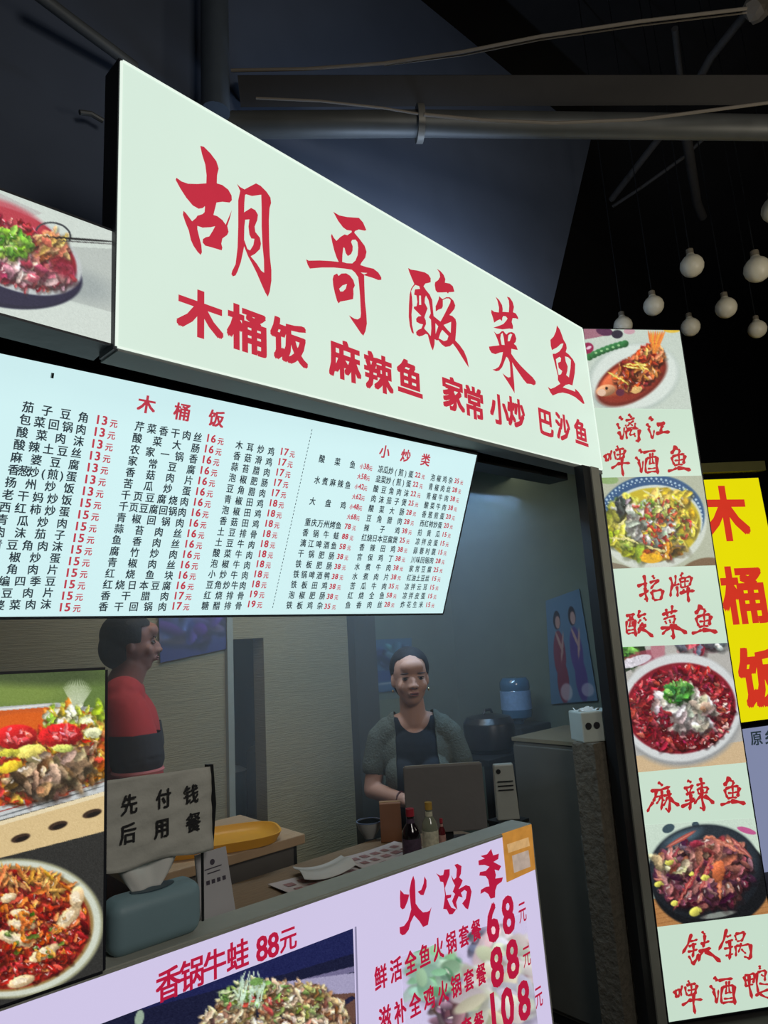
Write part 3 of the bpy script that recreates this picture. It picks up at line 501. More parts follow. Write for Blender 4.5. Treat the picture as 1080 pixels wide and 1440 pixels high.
# ------------------------------------------------------------------ upper left picture box
b_fac = Board((0, 1.33, 2.4), math.radians(2))
T_PX = [(-40, 254), (158, 327), (156, 484), (-40, 430)]
t, L = lightbox('noodle_bowl_sign', 'illuminated picture box of a noodle bowl left of the shop sign', b_fac, T_PX, .1, (205, 216, 206), grow=.001)
cv = Canvas(-60, 240, 180, 500, (206, 216, 208))
cv.poly([(-60, 255), (0, 272), (60, 300), (-60, 330)], (190, 190, 186)); cv.poly([(70, 345), (160, 350), (160, 440), (90, 420)], (184, 192, 186)); cv.ell(110, 400, 50, 20, .3, (150, 160, 160), .9, .7)
cv.ell(18, 388, 98, 46, .12, (28, 28, 52), .05); cv.ell(18, 378, 98, 50, .2, (36, 34, 62), .04)
cv.ell(16, 350, 106, 54, .42, (190, 196, 196), .04); cv.ell(14, 346, 100, 49, .42, (146, 30, 44), .04)
cv.ell(15, 310, 60, 22, .45, (196, 70, 84), .3, .8)
cv.blobs(420, (12, 352, 94, 44, .42), (3, 7), [(160, 30, 50), (190, 60, 70), (130, 20, 36), (200, 110, 110)])
cv.blobs(140, (40, 378, 62, 20, .2), (6, 13), [(206, 140, 150), (180, 90, 110), (226, 190, 190), (150, 50, 70)]); cv.blobs(60, (74, 346, 22, 18, .6), (4, 10), [(206, 150, 90), (226, 180, 120), (180, 100, 60)], elong=(2, 4))
cv.blobs(130, (14, 342, 32, 20, .15), (5, 10), [(110, 170, 50), (150, 200, 70), (80, 140, 40), (190, 214, 110)], elong=(1, 2)); cv.ell(88, 375, 20, 12, .6, (130, 24, 44), .5, .8)
for k in range(40):
    an = -2.9+k/40*3.3; cv.ell(75+24*math.cos(an), 326+16*math.sin(an)+k*.2, 1.4, 1.4, 0, (60, 64, 70))
cv.line((66, 333), (162, 340), 3.2, (24, 22, 26)); cv.line((80, 338), (162, 343.5), 1.6, (60, 56, 58)); cv.grain(5)
b_fac.print_('bowl_picture', T_PX, cv, 170, 150, .0035, m_print, t, L, 'photo of noodles and herbs in a dark bowl with chopsticks')

# ------------------------------------------------------------------ counter light box
b_cnt = Board((0, 1.36, .97), 0)
K_PX = [(-30, 1431.5), (745, 1163), (786, 1530), (-30, 1900)]
m_grey = mat('grey_counter_edge', (168, 170, 160), .5, nscale=14)
t, L = lightbox('counter_lightbox', 'illuminated white price panel facing the street under the serving counter', b_cnt, K_PX, .075, (203, 194, 226), house=m_grey)
red = MB()
for ch, p, H in [('香', (236, 1383), .058), ('锅', (269, 1369), .058), ('牛', (301, 1356), .058), ('蛙', (333, 1343), .058), ('8', (367, 1333), .066), ('8', (383, 1328), .066), ('元', (404, 1320), .05)]:
    b_cnt.glyph(red, ch, b_cnt.uv(p), H, .004, wf=.9, bold=.024)
for s, (p, q), H in [('鲜活全鱼火锅套餐', ((534, 1374), (668, 1308)), .054), ('滋补全鸡火锅套餐', ((540, 1432), (675, 1370)), .054)]:
    b_cnt.line(red, s, b_cnt.uv(p), b_cnt.uv(q), H, .004, wf=.74, bold=.03)
b_cnt.glyph(red, '餐', b_cnt.uv((672, 1438)), .054, .004, wf=.74, bold=.03); b_cnt.glyph(red, '套', b_cnt.uv((655, 1446)), .054, .004, wf=.74, bold=.03)
for s, ps in [('68', [(691, 1298), (713, 1287)]), ('88', [(697, 1360), (719, 1349)]), ('108', [(692, 1425), (712, 1417), (735, 1407)])]:
    for ch, p in zip(s, ps): b_cnt.glyph(red, ch, b_cnt.uv((p[0], p[1]-1)), .135, .0045, wf=.84, bold=.028)
for p in [(733, 1282), (739, 1344), (756, 1401)]: b_cnt.glyph(red, '元', b_cnt.uv(p), .06, .004, wf=.62)
HX = (540, 1180, 6.0)
h1 = [(128,425),(160,460),(205,465),(190,520),(165,580),(145,590),(128,570),(125,490)]; h2 = [(332,310),(350,345),(350,400),(325,470),(300,468),(275,440),(305,425),(325,370)]
h3 = [(238,305),(252,350),(255,430),(258,540),(285,580),(320,615),(355,610),(375,600),(392,570),(375,640),(362,720),(320,738),(290,690),(245,640),(215,700),(200,760),(170,800),(145,808),(125,790),(122,740),(160,728),(195,680),(220,590),(208,480),(205,430),(220,350)]
g1 = [(430,285),(465,305),(490,300),(500,255),(545,250),(545,300),(520,370),(505,410),(515,470),(560,465),(555,490),(525,500),(540,540),(560,575),(600,590),(570,630),(540,632),(520,590),(490,585),(500,520),(505,470),(498,400),(490,360),(465,355),(455,320)]
g2 = [(555,300),(580,340),(600,320),(605,250),(585,215),(610,205),(645,225),(640,290),(625,320),(655,345),(640,385),(620,420),(680,385),(715,395),(730,440),(715,530),(700,590),(680,580),(650,540),(680,500),(690,440),(670,425),(640,450),(655,490),(620,480),(600,530),(610,595),(580,560),(565,520),(590,460),(570,440),(590,390),(570,350)]
j1 = [(895,80),(912,135),(960,120),(955,165),(915,190),(980,225),(960,265),(925,255),(935,300),(930,330),(995,320),(985,355),(945,385),(930,430),(928,490),(890,500),(870,460),(840,440),(805,460),(808,425),(850,400),(880,395),(870,340),(850,310),(795,305),(800,275),(850,265),(880,230),(840,215),(790,218),(787,180),(840,160),(805,140),(860,125)]
m_crim = mat('ink_crimson', (176, 24, 60), emit=1, noise=.05); red.obj('red_lettering', m_crim, t, off=L, kind='stuff')
for rs in ((h1, h2, h3), (g1, g2), (j1,)):
    mb = MB()
    for r in rs: b_cnt.poly(mb, [tr(r, *HX)], .004)
    mb.obj('brush_character', m_crim, t, off=L)
cv = Canvas(60, 1290, 520, 1560, (18, 22, 52))
cv.poly([(200, 1420), (330, 1385), (400, 1370), (500, 1340), (500, 1300), (200, 1400)], (24, 30, 78)); cv.poly([(395, 1385), (500, 1358), (500, 1366), (400, 1392)], (110, 104, 140)); cv.poly([(380, 1383), (500, 1368), (500, 1398), (390, 1402)], (160, 154, 186)); cv.poly([(440, 1400), (500, 1396), (500, 1440), (440, 1440)], (100, 70, 60))
cv.poly([(430, 1440), (495, 1400), (500, 1404), (450, 1440)], (30, 30, 60)); cv.ell(196, 1432, 6, 12, .2, (150, 170, 150))
cv.blobs(1300, (385, 1442, 104, 60, -.12), (3, 8), [(200, 168, 128), (222, 190, 150), (150, 112, 80), (176, 146, 108), (110, 74, 54), (226, 204, 170)], elong=(1.5, 3.5))
cv.blobs(60, (342, 1396, 34, 18, -.3), (3, 7), [(150, 176, 110), (110, 146, 70), (196, 206, 160)], elong=(2, 4)); cv.blobs(10, (360, 1412, 40, 16, 0), (4, 8), [(180, 50, 60), (190, 80, 70)]); cv.blobs(40, (400, 1410, 70, 30, 0), (3, 6), [(120, 140, 70), (150, 160, 90)])
for k in range(26):
    x = 335+cv.r.rand()*40; cv.line((x, 1372+cv.r.rand()*10), (x-14+cv.r.rand()*16, 1400+cv.r.rand()*20), 1.8, (190, 214, 190))
for k in range(4): cv.line((345+k*6, 1366), (340+k*8, 1378), 1.6, (206, 226, 206))
cv.ell(360, 1380, 9, 5, -.3, (110, 150, 80)); cv.grain(6)
b_cnt.print_('noodle_picture', [(90, 1458), (495, 1305), (503, 1545), (90, 1700)], cv, 260, 170, .0035, m_print, t, L, 'photo of stir-fried dish on a blue tray')
cv = Canvas(540, 1290, 790, 1560, (203, 194, 226))
cv.blobs(60, (610, 1375, 36, 34, -.6), (10, 22), [(150, 190, 160), (130, 180, 140), (176, 206, 186)], hl=.05, shadow=.1, shade=.1); cv.blobs(50, (690, 1325, 24, 18, .3), (8, 16), [(150, 146, 166), (110, 108, 130), (190, 180, 200)], shadow=.15)
cv.blobs(50, (718, 1350, 42, 34, .3), (12, 24), [(206, 204, 196), (214, 200, 206), (190, 196, 176), (200, 176, 180)], hl=.05, shadow=.1, shade=.1); cv.blobs(50, (640, 1428, 34, 20, .2), (10, 20), [(120, 88, 100), (96, 76, 92), (150, 120, 130)], shadow=.15)
cv.blobs(70, (700, 1400, 44, 40, .2), (12, 24), [(200, 200, 190), (206, 206, 180), (190, 186, 200)], hl=.05, shadow=.1, shade=.1)
b_cnt.print_('hotpot_picture', [(562, 1345), (738, 1282), (766, 1540), (580, 1600)], cv, 110, 150, .003, m_print, t, L, 'faded photo of hotpot vegetables')
b_cnt.slab([(705, 1172), (745.5, 1155+4), (751, 1222), (711.5, 1240)], .002, .005).obj('sticker', mat('sticker_gold', (202, 140, 62), emit=.75, noise=.35, nscale=30), t, off=L, label='gold rectangular sticker')
b_cnt.slab([(711, 1187), (741, 1177), (743, 1189), (713, 1199)], .005, .0056).obj('sticker_band', mat('sticker_cream', (222, 178, 120), emit=.75, noise=.3, nscale=60), t, off=L)
b_cnt.slab([(718, 1203), (741, 1195), (744, 1218), (721, 1227)], .005, .0056).obj('sticker_patch', mat('sticker_white', (200, 180, 166), emit=.7, noise=.3, nscale=60), t, off=L)
# dividing seam
b_cnt.slab([(497.5, 1303), (499.5, 1302.3), (506, 1560), (504, 1560)], .003, .005).obj('seam', mat('seam', (150, 144, 176), emit=.8, noise=.02), t, off=L)

# ------------------------------------------------------------------ left picture panel above counter
L_PX = [(-30, 950), (147, 942), (143.5, 1364), (-30, 1423)]
t, L = lightbox('hotpot_picture_sign', 'illuminated panel with a hotpot photo and a chilli fish bowl at far left', b_cnt, L_PX, .05, (60, 60, 56), emit=.8, grow=.001)
cv = Canvas(-60, 930, 170, 1450, (46, 46, 44))
cv.poly([(-60, 940), (150, 940), (150, 1010), (-60, 1010)], (96, 120, 60)); cv.ell(20, 975, 80, 20, 0, (130, 150, 70), .9, .7); cv.ell(60, 950, 110, 14, 0, (60, 74, 44), .9, .8)
cv.poly([(-60, 998), (80, 988), (150, 998), (150, 1104), (-60, 1165)], (176, 180, 180)); cv.poly([(-60, 1004), (70, 994), (150, 1004), (150, 1092), (-60, 1152)], (200, 90, 30))
cv.poly([(-60, 1150), (150, 1094), (150, 1112), (-60, 1170)], (196, 200, 200)); cv.line((-20, 1154), (150, 1104), 2, (90, 96, 100)); cv.line((-20, 1147), (150, 1098), 2, (150, 40, 30)); cv.line((-20, 1000), (70, 991), 3, (220, 220, 216))
cv.ell(40, 1014, 60, 12, -.05, (216, 96, 24), .3); cv.blobs(120, (110, 1015, 46, 24, .1), (5, 12), [(190, 200, 60), (220, 190, 60), (150, 180, 50), (236, 150, 50), (236, 236, 190)])
cv.blobs(480, (60, 1075, 110, 48, -.25), (3, 10), [(216, 140, 40), (190, 100, 40), (230, 190, 60), (120, 84, 50), (206, 60, 40), (150, 120, 70)])
cv.blobs(90, (70, 1085, 60, 24, -.3), (6, 16), [(110, 84, 60), (150, 130, 100), (84, 66, 50), (190, 160, 120)], elong=(1.5, 3.5))
for x, y in [(22, 1036), (85, 1034)]: cv.ell(x, y, 31, 17, -.08, (188, 30, 32), .12, 1, .5); cv.blobs(16, (x, y-2, 22, 10, 0), (3, 7), [(236, 120, 120), (226, 80, 80)], shadow=0)
cv.ell(42, 1056, 20, 9, -.2, (236, 220, 110), .2, 1, .3); cv.ell(88, 1052, 14, 6, 0, (210, 220, 110), .2, 1, .3); cv.ell(14, 1078, 18, 8, -.3, (230, 196, 50), .2, 1, .3); cv.ell(130, 1030, 12, 8, 0, (226, 230, 180), .2, 1, .3); cv.ell(12, 1058, 16, 6, -.1, (206, 200, 70), .2, 1, .3)
for k in range(26): a0 = -2.4+k*.07; cv.line((108+6*math.cos(a0), 998+6*math.sin(a0)), (108+26*math.cos(a0), 990+34*math.sin(a0)), 1.6, (196, 206, 176), .7)
cv.poly([(-60, 1172), (150, 1112), (150, 1168), (-60, 1222)], (214, 188, 138)); cv.poly([(-60, 1172), (150, 1112), (150, 1118), (-60, 1178)], (230, 214, 176))
for x, y in [(29, 1178.5), (81.5, 1161), (129.5, 1144)]: cv.ell(x, y, 14, 5.5, -.3, (60, 44, 34), .2); cv.ell(x+2, y+1, 10, 3, -.3, (28, 22, 20), .2)
cv.ell(14, 1306, 132, 98, -.12, (150, 150, 120), .03); cv.ell(13, 1306, 129, 95, -.12, (206, 212, 196), .03); cv.ell(11, 1306, 121, 88, -.12, (150, 120, 70), .03); cv.ell(10, 1307, 117, 84, -.12, (150, 36, 24), .03)
cv.blobs(1100, (10, 1305, 112, 80, -.12), (2.5, 8), [(170, 30, 24), (140, 20, 20), (200, 60, 36), (216, 120, 50), (110, 20, 16)], hl=.35); cv.blobs(50, (40, 1235, 60, 12, .2), (3, 8), [(220, 160, 80), (206, 130, 60)], elong=(3, 6))
for x, y, a, b, r in [(12, 1262, 12, 6, -.3), (28, 1284, 14, 6, 0), (96, 1290, 22, 10, -.8), (30, 1300, 20, 8, .1), (62, 1340, 24, 8, -.5), (20, 1320, 26, 9, .3), (108, 1262, 10, 16, .2), (30, 1380, 20, 8, -.3)]: cv.ell(x, y, a, b, r, (226, 196, 150), .2, 1, .35); cv.ell(x-2, y-1, a*.6, b*.5, r, (240, 226, 200), .3, .8)
cv.blobs(60, (60, 1310, 50, 40, 0), (3, 7), [(220, 110, 40), (230, 150, 60), (80, 110, 40)]); cv.grain(6)
b_cnt.print_('hotpot_photo', L_PX, cv, 150, 380, .0035, m_print, t, L)

# ------------------------------------------------------------------ haze free interior: counter
m_ctop = mat('brown_counter_top', (120, 98, 74), .5, nscale=10, noise=.25, aniso=(3, 14, 1))
ct = thing('serving_counter', 'brown serving counter top behind the illuminated price panel', 'counter', (.2, 1.45, 0))
def C_(mb, name, m, **k): return mb.obj(name, m, ct, off=(.2, 1.45, 0), **k)
C_(MB().box(-.3, 1.476, .885, 1.73, 1.80, .92), 'counter_top', m_ctop, bevel=.003)
C_(MB().box(-.3, 1.476, 0, 1.70, 1.78, .885), 'cabinet_body', mat('dark_cabinet', (50, 46, 42), .6))
C_(MB().box(-.3, 1.437, .80, 1.74, 1.475, .965), 'grey_ledge', m_grey, bevel=.002)
# raised side table with tray
sh = thing('side_table', 'small pale wooden table behind the payment placard', 'table', (.98, 1.95, 0))
def S_(mb, name, m, **k): return mb.obj(name, m, sh, off=(.98, 1.95, 0), **k)
m_pale = mat('pale_wood', (168, 140, 108), .55, nscale=8, noise=.2, aniso=(2, 14, 1))
S_(MB().box(.72, 1.81, .965, 1.23, 2.2, .992), 'table_top', m_pale, bevel=.003)
for x in (.75, 1.20):
    for y in (1.85, 2.17): S_(MB().box(x-.015, y-.015, 0, x+.015, y+.015, .965), 'leg', m_post)
S_(MB().box(.75, 1.83, .90, 1.20, 1.845, .965), 'apron', mat('grey_wood', (84, 80, 76), .6))
# yellow oval tray
tb = MB(); n = 40
prof = [(0, .004), (.8, .004), (.93, .012), (1, .026), (1.03, .026), (1.0, .016), (.95, .0), (0, 0)]
vs = []
for r, z in prof:
    for k in range(n):
        a = k/n*2*math.pi; c, s_ = math.cos(a), math.sin(a); e = 2/3.4
        vs.append((.185*r*math.copysign(abs(c)**e, c), .105*r*math.copysign(abs(s_)**e, s_), z))
fs = [(i*n+k, i*n+(k+1) % n, (i+1)*n+(k+1) % n, (i+1)*n+k) for i in range(len(prof)-1) for k in range(n)]
tb.add(vs, fs); o = tb.obj('serving_tray', mat('yellow_plastic', (214, 150, 30), .4, noise=.08), smooth=True, loc=(.995, 1.93, .993)); o.rotation_euler = (0, 0, math.radians(-22))
tag(o, 'yellow plastic oval tray lying on the pale side table', 'tray')
# menus on the counter
def sheet(name, pts, z, m, label, cat, group=None, curl=.004, marks=True):
    t = thing(name, label, cat, tuple(np.mean(pts, 0).tolist()+[z]), 0, group); c = np.mean(pts, 0)
    n = 8; vs = []; fs = []
    for j in range(n+1):
        for i in range(n+1):
            u, v = i/n, j/n; p = (1-u)*(1-v)*np.array(pts[0])+u*(1-v)*np.array(pts[1])+u*v*np.array(pts[2])+(1-u)*v*np.array(pts[3])-c
            vs.append((p[0], p[1], curl*(abs(u-.5)*2)**2+curl*.5*math.sin(v*5)))
    N = len(vs); vs += [(a, b, h-.0012) for a, b, h in vs]
    for j in range(n):
        for i in range(n):
            a = j*(n+1)+i; fs.append((a, a+1, a+n+2, a+n+1)); fs.append((N+a, N+a+n+1, N+a+n+2, N+a+1))
    MB().add(vs, fs).obj('paper', m, t, smooth=True)
    if marks:
        r = random.Random(len(name)+int(z*1e4)); mk = MB(); P0, P1, P2, P3 = [np.array(p)-c for p in pts]
        def at(u, v): p = (1-u)*(1-v)*P0+u*(1-v)*P1+u*v*P2+(1-u)*v*P3; return (p[0], p[1], curl*(abs(u-.5)*2)**2+curl*.5*math.sin(v*5)+.0012)
        for i in range(5):
            for j in range(3):
                u, v = .1+i*.17, .12+j*.28; w = .08+r.random()*.04; h = .12+r.random()*.06
                mk.add([at(u, v), at(u+w, v), at(u+w, v+h), at(u, v+h)], [(0, 1, 2, 3)])
        mk.obj('printed_marks', mat('menu_print', (138, 100, 98), .6, noise=.5, nscale=90), t, kind='stuff')
    return t
m_paper = mat('menu_paper', (176, 164, 160), .5, noise=.06)
sheet('paper_menu', [(1.02, 1.50), (1.27, 1.50), (1.29, 1.68), (1.03, 1.70)], .925, m_paper, 'printed paper menu lying flat nearest the payment placard', 'menu', 'menus on the counter')
sheet('paper_menu', [(1.25, 1.52), (1.50, 1.53), (1.49, 1.70), (1.27, 1.71)], .929, m_paper, 'printed paper menu beside the sauce bottles on the counter', 'menu', 'menus on the counter')
sheet('plastic_sleeve', [(1.08, 1.60), (1.24, 1.58), (1.28, 1.70), (1.13, 1.73)], .933, mat('clear_film', (190, 186, 180), .15, noise=.1), 'glossy clear plastic sleeve curled on top of the paper menus', 'folder', curl=.014, marks=False)

# bottles
def bottle(name, label, loc, H, R, glass, cap, lab, group='sauce bottles on the counter'):
    t = thing(name, label, 'bottle', loc, 0, group)
    MB().lathe([(R*.9, 0), (R, .006), (R, H*.52), (R*.86, H*.62), (R*.42, H*.74), (R*.38, H*.86), (R*.4, H*.88)], 24).obj('glass_body', glass, t, smooth=True)
    MB().lathe([(R*.46, H*.86), (R*.46, H), (R*.3, H)], 20).obj('cap', cap, t, smooth=True)
    MB().lathe([(R*1.02, H*.12), (R*1.02, H*.46)], 24).obj('bottle_label', lab, t, smooth=True)
    MB().lathe([(R*.45, H*.70), (R*.44, H*.82)], 20).obj('neck_label', lab, t, smooth=True)
    return t
def bpos(p, Y): q = atY(p, Y); return (q[0], Y, .9262)
def bh(p, Y): return atY(p, Y)[2]-.9262
gd = mat('dark_glass', (22, 14, 18), .12, noise=.1, spec=.6); gc = mat('pale_glass', (120, 122, 104), .1, noise=.1, spec=.6)
bottle('sauce_bottle', 'dark brown sauce bottle with a red cap, left of the clear bottle', bpos((576, 1137), 1.52), bh((576, 1137), 1.52), .027, gd, mat('red_cap', (150, 36, 50), .4), mat('sauce_label_dark', (70, 54, 70), .5, noise=.6, nscale=120))
bottle('vinegar_bottle', 'clear bottle with a gold cap standing between two darker bottles', bpos((602, 1128), 1.53), bh((602, 1128), 1.53), .024, gc, mat('gold_cap', (190, 150, 70), .35, .4), mat('vinegar_label', (190, 184, 160), .5, noise=.6, nscale=90))
bottle('chilli_bottle', 'small red bottle with a red cap, right of the clear bottle', bpos((620, 1151), 1.54), bh((620, 1151), 1.54), .011, mat('chilli_glass', (90, 22, 28), .15, spec=.6), mat('red_cap', (150, 36, 50), .4), mat('chilli_label', (170, 130, 120), .5, noise=.6, nscale=90))

# payment placard (code left out)
b_pl = Board(atY((300, 1305), 1.452), math.radians(0), math.radians(-9))
P_PX = [(273, 1203), (316, 1190), (330, 1281), (282, 1301)]
L = np.array(b_pl.P(b_pl.uv((300, 1303)), 0)); t = thing('payment_placard', 'small white upright placard on the counter beside the blue tissue box', 'sign', tuple(L))
b_pl.slab(P_PX, 0, .005).obj('panel', mat('placard_white', (180, 178, 180), .35, noise=.03), t, off=L)
b_pl.slab([(290, 1206), (302, 1202), (312, 1282), (300, 1287)], -.001, -.0035).obj('back_plate', m_grey, t, off=L)
mk = MB(); q = b_pl.uv((297, 1212))
mk.add([b_pl.P(q+.006*np.array([math.cos(k*.5236), math.sin(k*.5236)]), .0055) for k in range(12)], [tuple(range(12))])
for j, (a, b) in enumerate([((286, 1224), (310, 1216)), ((290, 1229), (308, 1223))]):
    A_, B_ = b_pl.uv(a), b_pl.uv(b); w = np.array([0, .0012]); mk.add([b_pl.P(A_-w, .0055), b_pl.P(B_-w, .0055), b_pl.P(B_+w, .0055), b_pl.P(A_+w, .0055)], [(0, 1, 2, 3)])
for k in range(4):
    c0 = b_pl.uv((291+k*7.5, 1241.5-k*2.5)); d = .0042; mk.add([b_pl.P(c0+d*np.array(z), .0055) for z in [(-1, -1), (1, -1), (1, 1), (-1, 1)]], [(0, 1, 2, 3)])
mk.obj('printed_marks', mat('placard_ink', (66, 60, 72), .6), t, off=L, kind='stuff')

# hanging paper notice
b_no = Board(atY((147, 1095), 1.415), math.radians(1.5))
N_PX = [(147, 1098), (296, 1078), (300, 1193), (147, 1229)]
q = [b_no.uv(p) for p in N_PX]; L = np.array(b_no.P(q[0]))
t = thing('paper_notice', 'crumpled grey paper notice with six black characters hanging over the counter', 'sign', tuple(L))
n = 24; vs = []; fs = []; rr = random.Random(3)
for j in range(n+1):
    for i in range(n+1):
        u, v = i/n, j/n; p = (1-u)*(1-v)*q[0]+u*(1-v)*q[1]+u*v*q[2]+(1-u)*v*q[3]
        p = p+np.array([0, .004*math.sin(u*9)*(v > .95)]); k = .0013*math.sin(u*13+v*7)+.0012*math.sin(u*5-v*17)+.0009*math.sin(v*31+u*11)
        vs.append(b_no.P(p, k)-L)
for j in range(n):
    for i in range(n): a = j*(n+1)+i; fs.append((a, a+1, a+n+2, a+n+1))
o = MB().add(vs, fs).obj('paper', mat('notice_paper', (186, 186, 176), .75, noise=.12, nscale=25, bump=.5), t, smooth=True); md = o.modifiers.new('s', 'SOLIDIFY'); md.thickness = .001
for ch, p in zip('先付钱后用餐', [(181, 1131), (229, 1123), (268, 1117), (179, 1172), (227, 1164), (271, 1156)]):
    mb = MB(); b_no.glyph(mb, ch, b_no.uv(p), .040, .0045, wf=.85, bold=.024); mb.obj('character', mat('notice_ink', (34, 34, 36), .6), t, off=L)
w0 = b_no.P(b_no.uv((297, 1080))); b_no.slab([(294, 1076), (301, 1075), (305, 1130), (301, 1195)], -.003, -.02).obj('backing_board', m_post, t, off=L)
pb = b_no.P(b_no.uv((288, 1150)), -.012)-L; MB().tube([np.array([pb[0], pb[1], .995-L[2]]), np.array([pb[0], pb[1], -.03])], .003, 10).obj('support_post', m_post, t)

# tissue box
tl = atY((213, 1348), 1.44); R0 = .107
t = thing('tissue_box', 'dusty blue rounded tissue box on the counter behind the price panel', 'tissue box', (atY((213, 1330), 1.418)[0], 1.416, .9945))
bm = bmesh.new(); bmesh.ops.create_cube(bm, size=1); bmesh.ops.scale(bm, vec=(.185, .078, .100), verts=bm.verts); bmesh.ops.translate(bm, vec=(0, 0, .0502), verts=bm.verts)
bmesh.ops.bevel(bm, geom=bm.edges[:], offset=.026, segments=6, profile=.5, affect='EDGES'); me = bpy.data.meshes.new('box'); bm.to_mesh(me); bm.free()
for p in me.polygons: p.use_smooth = True
link('box', me, mat('dusty_blue_plastic', (128, 156, 164), .5, noise=.05), t)
MB().lathe([(.045, .0995), (.045, .1015), (.03, .1015)], 24, sy=.5).obj('slot_rim', mat('slot_rim', (60, 80, 90), .5), t, smooth=True)
vs = []; fs = []; n = 14
for j in range(n+1):
    for i in range(n+1):
        u, v = i/n-.5, j/n; wdt = .045+.075*v
        vs.append((u*wdt*1.2-.012+.01*v, .012*math.sin(u*9+v*2)*(.3+v)+.030*v, .100+v*.066*(1-.25*abs(u+.1))+.008*math.sin(u*7)*v))
for j in range(n):
    for i in range(n): a = j*(n+1)+i; fs.append((a, a+1, a+n+2, a+n+1))
o = MB().add(vs, fs).obj('tissue', mat('white_tissue', (206, 206, 200), .9, noise=.04), t, smooth=True); md = o.modifiers.new('s', 'SOLIDIFY'); md.thickness = .0012

# monitor / till screen back
cm = atD((622, 1076), 2.15); yaw_m = math.atan2(RT[1], RT[0]); hs = cm[2]-.921; W2 = .127
t = thing('till_screen', 'grey back of a till screen standing in front of the woman', 'screen', (cm[0], cm[1], .921), yaw_m)
MB().hexa([(-W2, -.02, .03), (W2, -.02, .03), (W2, -.006, .03), (-W2, -.006, .03)], [(-W2, .0, hs), (W2, .0, hs), (W2, .014, hs), (-W2, .014, hs)]).obj('screen_back', mat('grey_plastic', (96, 92, 90), .5, noise=.08), t, bevel=.004)
MB().box(-.02, -.005, .0, .02, .012, .08).obj('stand', m_post, t, bevel=.003); MB().box(-.06, -.03, 0, .06, .03, .010).obj('base', m_post, t, bevel=.003)
MB().box(-W2+.006, .002, hs-.002, W2-.006, .010, hs+.003).obj('top_rim', mat('pale_rim', (140, 136, 128), .4), t)
# white device
P = atD((711, 1112), 2.3); zr = .93; hh = atD((711, 1076), 2.3)[2]-zr
t = thing('reader_stand', 'thin dark pedestal carrying the white card reader', 'stand', (P[0], P[1], 0)); MB().lathe([(.1, 0), (.1, .01), (.02, .02)], 20).obj('foot', m_post, t); MB().tube([(0, 0, .015), (0, 0, zr-.012)], .012, 10).obj('pole', m_post, t); MB().box(-.05, -.05, zr-.012, .05, .05, zr-.001).obj('top_plate', m_post, t)
t = thing('card_reader', 'white handheld card reader standing right of the till screen', 'machine', (P[0], P[1], zr), yaw_m)
MB().hexa([(-.038, -.02, .0), (.038, -.02, .0), (.038, .02, 0), (-.038, .02, 0)], [(-.034, .0, hh), (.034, .0, hh), (.034, .03, hh), (-.034, .03, hh)]).obj('case', mat('white_plastic', (150, 152, 144), .4), t, bevel=.005)
MB().tube([(-.02, -.006, hh-.022), (-.02, .004, hh-.022)], .008, 14).obj('round_button', m_post, t)
for k in range(3): MB().box(-.026, -.0135+.0*k, hh-.055-.014*k, .026, -.0095, hh-.052-.014*k).obj('slot_line', m_post, t)

# wall posters
def poster(name, label, c4, cv, nu, nv, thick):
    c4 = [np.array(c) for c in c4]; L = c4[3]; t = thing(name, label, 'poster', tuple(L)); nrm = np.cross(c4[1]-c4[0], c4[3]-c4[0]); nrm /= np.linalg.norm(nrm)
    if nrm @ (EYE-L) < 0: nrm = -nrm
    MB().hexa([c-L for c in c4], [c-L+nrm*thick for c in c4]).obj('sheet', mat('poster_edge', (90, 100, 110), .5), t)
    gu, gv = np.meshgrid(np.linspace(0, 1, nu), np.linspace(0, 1, nv)); gu = gu.ravel()[:, None]; gv = gv.ravel()[:, None]
    P = (1-gu)*(1-gv)*c4[0]+gu*(1-gv)*c4[1]+gu*gv*c4[2]+(1-gu)*gv*c4[3]+nrm*(thick+.001)-L
    I = np.arange(nu*nv).reshape(nv, nu); fs = np.stack([I[:-1, :-1], I[1:, :-1], I[1:, 1:], I[:-1, 1:]], -1).reshape(-1, 4)
    col = cv.sample(cv.x0+gu[:, 0]*cv.w/cv.S, cv.y0+gv[:, 0]*cv.h/cv.S); me = bpy.data.meshes.new(name); me.from_pydata(P.tolist(), [], fs.tolist())
    ca = me.color_attributes.new('Col', 'FLOAT_COLOR', 'POINT'); ca.data.foreach_set('color', np.concatenate([lin(col), np.ones((len(col), 1))], 1).astype(np.float32).ravel())
    link('poster_print', me, vmat('poster_print_paper', 0), t)
def quadY(px, Y): return [atY(p, Y) for p in px]
cv = Canvas(0, 0, 60, 100, (84, 112, 136))
for cx, hc, dc in [(17, (170, 130, 120), (120, 40, 60)), (42, (180, 140, 130), (84, 60, 120))]:
    cv.ell(cx, 22, 6, 9, 0, (40, 26, 34), .1); cv.ell(cx+1, 24, 4, 6, 0, hc, .1); cv.ell(cx, 54, 9, 22, 0, dc, .1); cv.line((cx-3, 34), (cx+5, 52), 3.5, hc); cv.ell(cx+2, 80, 8, 20, 0, dc, .1); cv.line((cx+8, 36), (cx+2, 60), 3, hc)
cv.ell(22, 90, 8, 8, 0, (200, 190, 190), .2, .7); cv.ell(50, 90, 8, 6, 0, (190, 180, 190), .2, .7)
X32 = 3.19
poster('wall_poster', 'blue poster of two women in red and purple on the right wall', [atX((768, 845), X32), atX((815, 828), X32), atX((841, 985), X32), atX((776, 990), X32)], cv, 60, 100, .004)
cv = Canvas(0, 0, 60, 60, (56, 60, 110)); cv.blobs(40, (30, 25, 28, 20, 0), (6, 14), [(90, 60, 120), (60, 70, 140), (120, 90, 130), (50, 50, 90)], hl=.05)
